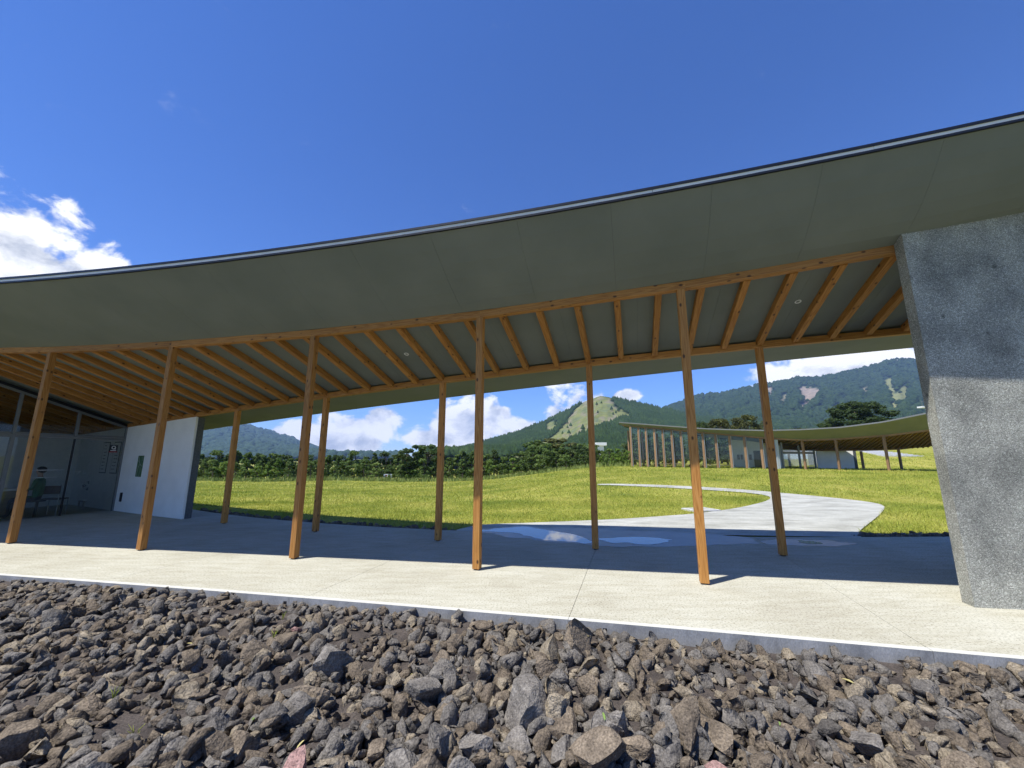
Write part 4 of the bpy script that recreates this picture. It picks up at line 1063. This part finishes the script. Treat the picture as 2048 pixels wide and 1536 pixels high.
# long bench rails seen between the fins
for i, (p_, q_, z) in enumerate(((1306, 1372, .48), (1374, 1470, .36))):
    p, q = xd(p_, Dc(p_) + 1.2), xd(q_, Dc(q_) + 1.2)
    bn = root('long_bench', p.lerp(q, .5), ('long pale timber bench behind the fins, on the wing end side' if i == 0 else 'long pale timber bench behind the fins, on the white wall side'), 'bench')
    stick('seat', p + Vector((0, 0, z)), q + Vector((0, 0, z)), .40, .09, plain('bench_wood', (.45, .33, .19), .6), bn)
    for u in (.06, .35, .65, .94):
        w = p.lerp(q, u); stick('leg', w, w + Vector((0, 0, z - .05)), .08, .3, WOODFAR, bn, up=Vector((0, 1, 0)))
# pale steps on the hillside to the right of the far pavilion
stp = root('hillside_steps', on_terrain(1800, 905, 40), 'broad pale concrete steps on the grassy hillside behind the far pavilion', 'steps')
PALEC = plain('pale_concrete', (.55, .54, .52), .8)
p0, p1 = at(1768, 911, 52), at(1848, 909, 52)
for i in range(9):
    u = i / 8; c0 = p0 + Vector((1.2 * u * 2.0, i * .75, 0)); c1 = p1 + Vector((.4 * u, i * .75, 0)); z = tz((c0.x + c1.x) / 2, c0.y) + .12
    v, f = prism_verts([(c0.x, c0.y), (c1.x, c1.y), (c1.x, c1.y + .85), (c0.x, c0.y + .85)], z - .7, z); add('step', v, f, PALEC, stp)

# ------------------------------------------------------------------ small far things
# striped barrier at the end of the meadow
bp_ = on_terrain(775, 960, 30, 75)
bar_ = root('road_barrier', bp_, 'white and red barrier board standing at the far edge of the meadow', 'barrier')
BW = 1.25; RED = plain('barrier_red', (.28, .03, .03), .5)
MB().box((-BW / 2, -.02, .42), (BW / 2, .02, .86)).build('board', WHITEP, bar_, mw=Matrix.Translation(bp_))
for x in (-.36, .12): MB().box((x - .02, -.0245, .52), (x + .26, -.0205, .76)).build('red_panel', RED, bar_, mw=Matrix.Translation(bp_))
for x in (-.52, .52): MB().tube([(x, -.14, 0), (x, 0, .86), (x, .14, 0)], .02, 6).build('leg', WHITEP, bar_, mw=Matrix.Translation(bp_))
# manhole lid in the meadow
ml = on_terrain(1402, 1022)
lid = root('inspection_cover', ml, 'pale square concrete cover set in the meadow beside the path', 'cover')
v, f = prism_verts([(-.42, -.36), (.42, -.36), (.42, .36), (-.42, .36)], -.05, .06); add('cover_frame', v, f, PALEC, lid, mw=loc(ml, R(15)))
v, f = prism_verts([(-.34, -.28), (.34, -.28), (.34, .28), (-.34, .28)], .0605, .068); add('cover_plate', v, f, PATHM, lid, mw=loc(ml, R(15)))
# white tower building above the trees, white balcony on the right
tw = at(1203, 900, 150); tb = root('white_tower', (tw.x, tw.y, tz(tw.x, tw.y)), 'small white flat topped tower rising from the trees left of the far pavilion', 'tower')
MB().box((tw.x - 1.0, tw.y, tz(tw.x, tw.y)), (tw.x + .9, tw.y + 2, zat(1203, 891, 150))).build('shaft', WHITEP, tb)
MB().box((tw.x - 1.9, tw.y - .6, zat(1203, 891, 150) + .002), (tw.x + 1.9, tw.y + 2.6, zat(1203, 885, 150))).build('top_box', WHITEP, tb)
bw = at(1859, 815, 120); bb = root('white_house', (bw.x + 4, bw.y, 0), 'white house with a railed balcony above the far pavilion roof', 'house')
MB().box((bw.x + 7, bw.y + 1.5, tz(bw.x + 4, bw.y) - 1), (bw.x + 9, bw.y + 8, zat(1845, 800, 120))).build('wall', WHITEP, bb)
MB().box((bw.x - 3.2, bw.y - 1, zat(1845, 816, 120)), (bw.x + 9, bw.y + .6, zat(1845, 813, 120))).build('balcony', WHITEP, bb)
for i in range(9): MB().box((bw.x - 3.1 + i * .8, bw.y - 1, zat(1845, 813, 120) + .002), (bw.x - 3.02 + i * .8, bw.y - .92, zat(1845, 804, 120))).build('railing_bar', ALU, bb)
MB().box((bw.x - 3.2, bw.y - 1.02, zat(1845, 804, 120) + .002), (bw.x + 4, bw.y - .9, zat(1845, 803, 120))).build('handrail', ALU, bb)

# ------------------------------------------------------------------ trees
def leaf_mat(name, a, b, c, sc_=.9):
    m = mat(name, [(.3, a), (.5, b), (.72, c)], sc_, .75, spec=.2, detail=6, rand=.22, fine=.35, fscale=9, trans=.35)
    return m
LEAFA = leaf_mat('leaf_mid', (.06, .10, .022), (.11, .165, .038), (.19, .25, .065))
LEAFB = leaf_mat('leaf_dark', (.038, .064, .020), (.070, .108, .030), (.12, .16, .048))
LEAFC = leaf_mat('leaf_bright', (.075, .135, .020), (.13, .20, .034), (.20, .28, .055))
LEAFD = leaf_mat('leaf_olive', (.050, .055, .016), (.085, .090, .024), (.13, .13, .038))
BARK = mat('bark', [(.3, (.06, .045, .035)), (.7, (.13, .10, .08))], 6, .9, stretch=(3, 3, .5), bump=.5)
def crown_mesh(name, kind, h, r, n, seed, leaf, m):
    rr = np.random.default_rng(seed); C = []
    nc = 26 if kind != 'dome' else 150
    for i in range(nc):
        if kind == 'cone':
            z = rr.uniform(.10, 1) ** 1.0; rad = r * (1.05 - z) * rr.uniform(.35, 1.0) + .08 * r; cs = .30 * r * (1.15 - z * .6)
        elif kind == 'gappy':
            z = rr.uniform(.35, 1); rad = r * math.sqrt(max(.05, 1 - ((z - .72) / .38) ** 2)) * rr.uniform(.4, 1.0); cs = .22 * r
        elif kind == 'dome':
            z = 1 - rr.uniform(0, .72); rad = r * math.sqrt(max(0, 1 - (max(0, z - .42) / .60) ** 2)) * rr.uniform(.55, 1.0); cs = .19 * r
        else:
            z = rr.uniform(.12, 1); rad = r * math.sqrt(max(.03, 1 - ((z - .5) / .54) ** 2)) * rr.uniform(.3, 1.0); cs = .30 * r
        a = rr.uniform(0, 2 * math.pi); C.append((rad * math.cos(a), rad * math.sin(a), z * h, cs))
    C = np.array(C); k_ = rr.integers(0, nc, n)
    d = rr.normal(size=(n, 3)); d /= np.linalg.norm(d, axis=1)[:, None]; d *= (rr.uniform(.25, 1, n) ** .5)[:, None]
    P = C[k_, :3] + d * C[k_, 3:4] * np.array([1, 1, .75])
    P[:, 2] = np.maximum(P[:, 2], .05 * h)
    nrm = d + rr.normal(size=(n, 3)) * .55 + np.array([0, 0, .35]); nrm /= np.linalg.norm(nrm, axis=1)[:, None]
    t = np.cross(nrm, rr.normal(size=(n, 3))); t /= np.linalg.norm(t, axis=1)[:, None]; b = np.cross(nrm, t)
    s = leaf * rr.uniform(.6, 1.3, n)[:, None]
    V = np.stack([P - t * s * .5, P + b * s * .32, P + t * s * .6, P - b * s * .32], 1).reshape(-1, 3)
    F = np.arange(n * 4).reshape(n, 4)
    me = bpy.data.meshes.new(name); me.vertices.add(len(V)); me.vertices.foreach_set('co', V.ravel())
    me.loops.add(n * 4); me.loops.foreach_set('vertex_index', F.ravel().astype(np.int32)); me.polygons.add(n); me.polygons.foreach_set('loop_start', np.arange(0, n * 4, 4, dtype=np.int32))
    me.update(calc_edges=True); me.materials.append(m); return me, C
def trunk_mesh(name, h, r, C, seed):
    rr = random.Random(seed); mb = MB(); lean = rr.uniform(-.05, .05) * h
    top = h * .82
    tp = [(lean * (i / 5) ** 2, lean * .5 * (i / 5), -.15 + (top + .15) * i / 5) for i in range(6)]
    mb.tube(tp, [r * (1.15 - .95 * i / 5) for i in range(6)], 6)
    for c in C[::max(1, len(C) // 12)]:
        z0 = min(top * .9, max(.12 * h, c[2] * .72)); q = z0 / top
        a = Vector((lean * q * q, lean * .5 * q, z0)); e = Vector(c[:3]); mid = a.lerp(e, .5) + Vector((0, 0, .05 * h))
        mb.tube([a, mid, e], [r * .4, r * .25, r * .08], 5)
    return mesh(name, mb.v, mb.f, BARK, True)
VAR = {}
def variant(kind, i, m, leaf, n, h=1.0, r=.38):
    key = (kind, i, m.name)
    if key not in VAR:
        cm, C = crown_mesh('crown', kind, h, r, n, 100 + i * 7 + len(kind), leaf, m); VAR[key] = (cm, trunk_mesh('trunk', h, .028, C, i))
    return VAR[key]
def tree(name, pos, h, wid, kind, i, m, label, cat='tree', group=None, leaf=.075, n=1300):
    cm, tm = variant(kind, i, m, leaf, n)
    o = root(name, pos, label, cat, group); S = Matrix.Translation(pos) @ Matrix.Rotation(rng.uniform(0, 6.28), 4, 'Z') @ Matrix.Diagonal((wid, wid, h, 1))
    for nm, me in (('crown', cm), ('trunk', tm)): link(nm, me, o, S)
    return o
# hedge of young trees along the far edge of the meadow
def edge_base(px, row):
    D = 61 + row * 4.5 + 2 * math.sin(px * .02) + rng.uniform(-1, 1)
    if px > 1150: D -= (px - 1150) * .06
    x = (px - 1024) / FPX * D * .985; return Vector((x, D, tz(x, D)))
topline = lambda px: float(np.interp(px, [380, 420, 500, 560, 620, 700, 760, 850, 920, 1000, 1040, 1070, 1100, 1130, 1170, 1210, 1265], [903, 908, 908, 912, 915, 911, 908, 914, 905, 905, 908, 896, 888, 890, 896, 900, 903]))
LBL = {0: ('young conifer in the front rank of the hedge at the meadow edge', 'front rank trees of the meadow hedge'), 1: ('young tree in the second rank of the hedge at the meadow edge', 'second rank trees of the meadow hedge'), 2: ('dark tree filling the back rank of the hedge at the meadow edge', 'back rank trees of the meadow hedge')}
for row in (2, 1, 0):
    px = 372 + row * 5
    while px < 1262:
        p = edge_base(px, row); tp_ = topline(px) + (12 if row == 0 else 0 if row == 1 else 2) + rng.uniform(-6, 9)
        h = max(2.2, zat(px, tp_, p.y) - p.z); k_ = rng.choice(['cone', 'cone', 'round']) if px < 1000 else rng.choice(['round', 'round', 'cone'])
        m = rng.choice([LEAFA, LEAFA, LEAFB]) if row else rng.choice([LEAFA, LEAFA, LEAFC])
        if row == 2: m = LEAFB
        tree('hedge_tree', p, h, h * rng.uniform(.85, 1.15) * (1.15 if k_ == 'round' else 1.0), k_, rng.randrange(4), m, LBL[row][0], 'tree', LBL[row][1])
        px += rng.uniform(14, 23) if row else rng.uniform(16, 30)
# two dark straggly trees standing above the hedge, a broad one further right
for i, (px, tp_, wd) in enumerate(((815, 896, 4.6), (856, 893, 5.4))):
    D = 60; x = (px - 1024) / FPX * D * .985; p = Vector((x, D, tz(x, D))); h = zat(px, tp_, D) - p.z
    tree('straggly_tree', p, h, wd * 1.25, 'gappy', i, LEAFB, ('dark straggly tree rising above the hedge, just right of the barrier' if i == 0 else 'wider dark straggly tree above the hedge, beside the rear post'), n=1500)
for i, (px, tp_, wd) in enumerate(((1075, 884, 8.4), (1112, 880, 9.6), (1165, 890, 8))):
    D = 72; x = (px - 1024) / FPX * D * .985; p = Vector((x, D, tz(x, D))); h = zat(px, tp_, D) - p.z
    tree('broad_tree', p, h, wd * 1.2, 'round', 5 + i, LEAFA if i != 1 else LEAFD, ['broad green tree behind the hedge, under the foot of the bald slope', 'broad olive green tree, tallest behind the hedge', 'broad green tree behind the hedge, left of the white tower'][i], n=1700)
for i, px in enumerate((1208, 1226, 1243, 1256)):
    D = 52; x = (px - 1024) / FPX * D * .985; p = Vector((x, D, tz(x, D))); h = zat(px, 908 - i * 1.5, D) - p.z
    tree('bamboo_clump', p, h, h * 1.0, 'round', 10 + i % 2, LEAFC, 'bright green bamboo clump beside the end of the far pavilion', 'bamboo', 'bamboo clumps beside the far pavilion')
# dark wood behind the glazed wing
for i in range(17):
    px = 1262 + i * 17 + rng.uniform(-5, 5); D = 62 + rng.uniform(-2, 6); x = (px - 1024) / FPX * D; p = Vector((x, D, tz(x, D))); h = zat(px, rng.uniform(868, 884), D) - p.z
    tree('wood_tree', p, h, h * 1.15, 'round', i % 4, LEAFB, 'dark tree of the wood seen through the glazed wing of the far pavilion', 'tree', 'trees behind the glazed wing')
# domed trees above the far roof
for i, (px, tp_, wpx, D, lf, lb) in enumerate(((1725, 806, 124, 92, LEAFB, 'great domed evergreen tree above the far pavilion roof'), (1440, 839, 70, 80, LEAFD, 'olive domed tree above the far pavilion roof, the smaller of the pair'), (1497, 833, 80, 82, LEAFD, 'olive domed tree above the far pavilion roof, the larger of the pair'), (1405, 846, 40, 78, LEAFB, 'small dark domed tree above the glazed wing'), (1600, 858, 90, 78, LEAFD, 'low olive scrub tree behind the dip of the far roof'))):
    x = (px - 1024) / FPX * D * .99; p = Vector((x, D, tz(x, D) - .5)); h = zat(px, tp_, D) - p.z
    tree('domed_tree', p, h, wpx / FPX * D / .76, 'dome', i, lf, lb, n=15000 if i == 0 else 8000, leaf=.034)
# pale tall grass along the hedge foot
TV = []; TF = []
for i in range(5200):
    px = rng.uniform(380, 1262); D = 57.5 + rng.uniform(-1.5, 1.5) + 2 * math.sin(px * .02)
    if px > 1150: D -= (px - 1150) * .06
    x = (px - 1024) / FPX * D * .985; z = tz(x, D); h = rng.uniform(.25, .75); a = rng.uniform(0, 6.28); w = rng.uniform(.03, .07); b = len(TV); l = rng.uniform(-.2, .2)
    TV += [(x - w * math.cos(a), D - w * math.sin(a), z - .02), (x + w * math.cos(a), D + w * math.sin(a), z - .02), (x + l, D + l * .5, z + h)]; TF.append((b, b + 1, b + 2))
tag(add('tall_grass', TV, TF, TALLGRASS), 'pale tall grass at the foot of the hedge', kind='stuff')

# ------------------------------------------------------------------ meadow grass
def blades(n, y0, y1, hgt, wid, seed):
    r = np.random.default_rng(seed); y = np.sqrt(r.uniform(y0 * y0, y1 * y1, n)); u = r.uniform(-1.02, 1.12, n); x = u * y
    eb = np.array([lin(SBXY, a, -10, 9) for a in x]); k_ = (y > eb + .34 + .08 * np.sin(x * 5.1) + .05 * np.sin(x * 13.7)) & ~inside_np(x, y, PATHPOLY)
    x, y = x[k_], y[k_]; n = len(x); z = np.array([tz(a, b) for a, b in zip(x, y)])
    # tufts: height follows a patchy field
    fld = np.array([mnoise.noise(Vector((a * .5, b * .5, 0))) + .6 * mnoise.noise(Vector((a * 1.9, b * 1.9, 4))) for a, b in zip(x, y)])
    h = hgt * (1 + .55 * fld) * r.uniform(.5, 1.35, n); a = r.uniform(0, 2 * np.pi, n); w = wid * r.uniform(.6, 1.3, n)
    lx, ly = r.normal(size=n) * h * .55, r.normal(size=n) * h * .55
    V = np.stack([np.stack([x - w * np.cos(a), y - w * np.sin(a), z - .01], 1), np.stack([x + w * np.cos(a), y + w * np.sin(a), z - .01], 1), np.stack([x + lx, y + ly, z + h], 1)], 1).reshape(-1, 3)
    return V
GV = np.concatenate([blades(150000, 8, 17, .060, .008, 1), blades(110000, 17, 32, .085, .014, 2), blades(60000, 32, 56, .11, .028, 3)])
nb_ = len(GV) // 3
me = bpy.data.meshes.new('meadow_grass'); me.vertices.add(len(GV)); me.vertices.foreach_set('co', GV.ravel()); me.loops.add(len(GV)); me.loops.foreach_set('vertex_index', np.arange(len(GV), dtype=np.int32))
me.polygons.add(nb_); me.polygons.foreach_set('loop_start', np.arange(0, len(GV), 3, dtype=np.int32)); me.update(calc_edges=True); me.materials.append(BLADE)
tag(link('meadow_grass', me), 'short yellow green grass of the meadow', kind='stuff')

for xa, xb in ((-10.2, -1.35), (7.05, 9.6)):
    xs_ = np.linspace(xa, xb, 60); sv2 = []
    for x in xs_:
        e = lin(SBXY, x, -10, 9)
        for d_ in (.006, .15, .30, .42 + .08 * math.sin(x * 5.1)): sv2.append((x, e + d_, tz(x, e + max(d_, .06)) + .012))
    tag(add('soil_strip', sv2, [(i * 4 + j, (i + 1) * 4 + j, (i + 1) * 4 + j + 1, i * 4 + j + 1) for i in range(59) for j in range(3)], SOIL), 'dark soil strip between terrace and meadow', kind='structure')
# ------------------------------------------------------------------ boulder bed
def rock_mat(name, stops, rand=.22):
    return mat(name, stops, 7, .92, bump=1.0, bscale=42, spec=.2, rand=rand, fine=.42, fscale=95, coord='World', detail=9, nrough=.68, bdist=.02)
ROCKM = {'grey': rock_mat('basalt_grey', [(.3, (.092, .082, .070)), (.5, (.168, .150, .127)), (.72, (.27, .243, .205))]),
         'brown': rock_mat('basalt_brown', [(.3, (.098, .077, .055)), (.5, (.178, .141, .100)), (.72, (.28, .222, .156))]),
         'tan': rock_mat('tan_stone', [(.3, (.18, .145, .10)), (.5, (.28, .23, .16)), (.72, (.37, .31, .23))]),
         'pink': rock_mat('pink_stone', [(.3, (.27, .155, .13)), (.5, (.36, .22, .19)), (.72, (.45, .31, .27))])}
def ico(sub):
    import bmesh
    bm = bmesh.new(); bmesh.ops.create_icosphere(bm, subdivisions=sub, radius=1)
    v = np.array([q.co[:] for q in bm.verts]); f = [tuple(w.index for w in q.verts) for q in bm.faces]; bm.free(); return v, f
def rock_shape(sub, seed, cuts=15):
    v, f = ico(sub); r = np.random.default_rng(seed); v = v * np.array([1, r.uniform(.68, .95), r.uniform(.5, .78)])
    for _ in range(cuts):                     # broken faces
        n = r.normal(size=3); n /= np.linalg.norm(n); d = r.uniform(.36, .70) * np.linalg.norm(n * v.max(0))
        k_ = v @ n; over = np.maximum(k_ - d, 0); v = v - over[:, None] * n * .995
    for i, p in enumerate(v):
        q = Vector(p) * 2.2 + Vector((seed * 3.1, 0, 0)); v[i] *= 1 + .05 * mnoise.noise(q) + .03 * mnoise.noise(q * 3) + .022 * mnoise.noise(q * 8)
    v -= (v.max(0) + v.min(0)) / 2; v /= np.abs(v[:, :2]).max(); return v, f
BIG = [rock_shape(3, s) for s in range(20)]
BIGM = [[mesh('rock', v, f, ROCKM['grey'], False) for v, f in [b]][0] for b in BIG]
SMALL = [rock_shape(2, 50 + s, 18) for s in range(14)]
x0, x1, y0, y1, cs = -10.8, 8.2, 1.6, 7.6, .02
HX, HY = int((x1 - x0) / cs), int((y1 - y0) / cs)
YY, XX = np.mgrid[0:HY, 0:HX]; XX = x0 + (XX + .5) * cs; YY = y0 + (YY + .5) * cs
hm_ = np.array([[bedz(x0 + (i * 5 + 2) * cs, y0 + (j * 5 + 2) * cs) for i in range(HX // 5 + 1)] for j in range(HY // 5 + 1)]); hm_ = np.repeat(np.repeat(hm_, 5, 0), 5, 1)[:HY, :HX].copy()
rr = np.random.default_rng(77); rocks = []
def in_view(x, y, mrg=1.3): return abs(x) < 1.30 * y + mrg and y > 1.75
def front_edge(x): return lin(SFXY, x, -8, 5)
def drop(x, y, r, cap=None):
    e = front_edge(x)
    if y + r * .85 > e: y = e - r * .85
    if not in_view(x, y): return
    i, j = int((x - x0) / cs), int((y - y0) / cs); k_ = max(2, int(r / cs)); a, b, c, d = max(0, j - k_), min(HY, j + k_ + 1), max(0, i - k_), min(HX, i + k_ + 1)
    if b - a < 3 or d - c < 3: return
    sx_, sy_ = XX[a:b, c:d] - x, YY[a:b, c:d] - y; q = (sx_ ** 2 + sy_ ** 2) / (r * r); msk = q < .72
    loc_ = hm_[a:b, c:d]; base = np.percentile(loc_[msk], 45) if msk.any() else loc_.mean()
    zc = base + r * .22
    if cap is not None and zc + r * .4 > cap: return
    hh_ = zc + r * .52 * np.sqrt(np.maximum(0, 1 - q)); sel = q < 1; loc_[sel] = np.maximum(loc_[sel], hh_[sel]); rocks.append((x, y, zc, r))
def cap_at(x, y): return .035 if front_edge(x) - y < .5 else .10
for (n_, r0, r1) in ((5600, .022, .042), (5200, .038, .060), (2300, .052, .078), (230, .075, .105), (26, .105, .15)):
    for _ in range(n_):
        y = rr.uniform(1.8, 7.3); x = rr.uniform(-1.32 * y - 1.0, 1.32 * y + 1.2)
        if y > front_edge(x) - .02: continue
        bare = mnoise.noise(Vector((x * .8, y * 1.1, 3.3)))
        if bare > .33 and r0 > .05 and r0 < .14 and x < .5: continue
        drop(x, y, float(rr.uniform(r0, r1)), cap_at(x, y))
for (px, py, r) in ((1160, 1320, .15), (660, 1365, .15), (1060, 1450, .14), (1100, 1330, .13)):
    p = gnd(px, py, -.12); drop(p.x, p.y, r)
# what shows largest on the photo stands as single rocks
def appar(q): return q[3] / q[1]
order = sorted(range(len(rocks)), key=lambda i: -appar(rocks[i])); big = order[:300]; rest = order[300:]
RL = {'grey': ('angular dark grey basalt boulder in the rock bed before the terrace', 'dark grey boulders of the rock bed'), 'brown': ('angular brown weathered boulder in the rock bed before the terrace', 'brown boulders of the rock bed'),
      'tan': ('pale tan broken stone in the rock bed before the terrace', 'tan stones of the rock bed'), 'pink': ('pinkish broken stone in the rock bed before the terrace', 'pink stones of the rock bed')}
def pick(pk=.012): return rr.choice(['grey', 'brown', 'tan', 'pink'], p=[.50, .37, .13 - pk, pk])
for i in big:
    x, y, z, r = rocks[i]; k_ = pick(); si = int(rr.integers(0, 20)); o = bpy.data.objects.new('rock', BIGM[si]); COL.objects.link(o)
    o.location = (x, y, z); o.rotation_euler = (rr.normal() * .35, rr.normal() * .35, rr.uniform(0, 6.28)); s = r * 1.12; o.scale = (s, s * rr.uniform(.85, 1.1), s * rr.uniform(.85, 1.15))
    o.material_slots[0].link = 'OBJECT'; o.material_slots[0].material = ROCKM[str(k_)]; tag(o, RL[k_][0], 'rock', RL[k_][1])
def joined_rocks(name, items, label, shapes):
    V = []; F = []; MI = []; base = 0
    for (x, y, z, r) in items:
        v, f = shapes[int(rr.integers(0, len(shapes)))]; e = Matrix.Rotation(rr.uniform(0, 6.28), 3, 'Z') @ Matrix.Rotation(rr.normal() * .5, 3, 'X') @ Matrix.Rotation(rr.normal() * .5, 3, 'Y')
        s = r * 1.15 * np.array([1, rr.uniform(.85, 1.1), rr.uniform(.85, 1.2)]); w = (v * s) @ np.array(e).T + np.array([x, y, z]); V.append(w); F.append(np.array(f) + base); base += len(v)
        MI.append(np.full(len(f), ['grey', 'brown', 'tan', 'pink'].index(str(pick(.002)))))
    V = np.concatenate(V); F = np.concatenate(F); MI = np.concatenate(MI)
    me = bpy.data.meshes.new(name); me.vertices.add(len(V)); me.vertices.foreach_set('co', V.ravel()); me.loops.add(len(F) * 3); me.loops.foreach_set('vertex_index', F.ravel().astype(np.int32))
    me.polygons.add(len(F)); me.polygons.foreach_set('loop_start', np.arange(0, len(F) * 3, 3, dtype=np.int32)); 
    for k_ in ('grey', 'brown', 'tan', 'pink'): me.materials.append(ROCKM[k_])
    me.update(calc_edges=True); me.polygons.foreach_set('material_index', MI.astype(np.int32))
    return tag(link(name, me), label, kind='stuff')
joined_rocks('rubble', [rocks[i] for i in rest], 'small broken basalt rubble filling the rock bed', SMALL)
# fallen leaves, sprouts and drain holes
LEAFY = plain('fallen_leaf_yellow', (.42, .36, .14), .7); LEAFG = plain('fallen_leaf_green', (.16, .24, .05), .6)
def top_at(x, y): return float(hm_[min(HY - 1, max(0, int((y - y0) / cs))), min(HX - 1, max(0, int((x - x0) / cs)))])
lv = [(-.5, -.02, .0), (-.25, .12, .06), (.05, .16, .09), (.35, .1, .07), (.5, 0, .02), (.35, -.12, .07), (.05, -.17, .1), (-.25, -.12, .05)]
lvv = [(a, b, c) for a, b, c in lv] + [(a, b, c - .02) for a, b, c in lv]
lff = [tuple(range(8)), tuple(range(8, 16))[::-1]] + [(i, 8 + i, 8 + (i + 1) % 8, (i + 1) % 8) for i in range(8)]
for i, (px, py) in enumerate(((505, 1455), (820, 1350), (1178, 1300), (1210, 1485), (1300, 1435), (805, 1420), (1325, 1260), (1700, 1395), (880, 1335), (1560, 1440), (380, 1290), (600, 1500), (1850, 1350))):
    p = gnd(px, py, -.08); z = top_at(p.x, p.y); g_ = i % 3 == 0
    o = add('fallen_leaf', lvv, lff, LEAFG if g_ else LEAFY); o.location = (p.x, p.y, z + .012); q = rr.uniform(.05, .085); o.scale = (q, q * .8, q); o.rotation_euler = (rr.normal() * .3, rr.normal() * .3, rr.uniform(0, 6))
    tag(o, 'green fallen leaf lying on the boulders' if g_ else 'dry yellow fallen leaf lying on the boulders', 'leaf', 'green leaves on the boulders' if g_ else 'yellow leaves on the boulders')
for i, (px, py) in enumerate(((565, 1240), (265, 1495), (545, 1297), (225, 1410))):
    p = gnd(px, py, -.1); z = top_at(p.x, p.y) - .01; o = root('grass_sprout', (p.x, p.y, z), 'small green grass sprout between the boulders', 'sprout', 'grass sprouts between the boulders')
    for b_ in range(7):
        a_ = rr.uniform(0, 6.28); l_ = rr.uniform(.05, .10); dx_, dy_ = math.cos(a_) * l_ * .5, math.sin(a_) * l_ * .5
        MB().tube([(p.x, p.y, z), (p.x + dx_ * .4, p.y + dy_ * .4, z + l_ * .7), (p.x + dx_, p.y + dy_, z + l_)], [.003, .0025, .0006], 4).build('blade', BLADE, o)
for px in (578, 1214, 40):
    p = gnd(px, float(np.interp(px, [0, 300, 580, 1060, 1500, 2048], [1152, 1172, 1190, 1240, 1279, 1312])) , 0); e = lin(SFXY, p.x, -8, 5)
    MB().box((p.x - .02, e - .004, -.085), (p.x + .02, e + .004, -.045)).build('drain_hole', BLACK, kb)
# dark stones edging the terrace's back
it = []
for i in range(900):
    x = rr.uniform(-9.6, 9.2)
    if -1.2 < x < 6.9: continue
    r = rr.uniform(.03, .10); y = lin(SBXY, x, -10, 9) + r * .9 + rr.uniform(0, .22); it.append((x, y, -.07 + rr.uniform(-.03, .05), r))
joined_rocks('edging_rubble', it, 'dark stones lying between the terrace and the meadow', SMALL)

# ------------------------------------------------------------------ air
HAZE = True
if HAZE:
    hz = MB().box((-7000, -320, -12), (7000, 6400, 640)).build('haze', None)
    m = bpy.data.materials.new('haze_air'); m.use_nodes = True; nt = m.node_tree; nt.nodes.clear()
    pv_ = nt.nodes.new('ShaderNodeVolumePrincipled'); pv_.inputs['Color'].default_value = (.40, .60, 1.0, 1); pv_.inputs['Density'].default_value = 1.0e-4; pv_.inputs['Anisotropy'].default_value = 0
    ou = nt.nodes.new('ShaderNodeOutputMaterial'); nt.links.new(pv_.outputs[0], ou.inputs['Volume']); hz.data.materials.append(m)
    tag(hz, 'thin bluish haze in the air', kind='stuff')
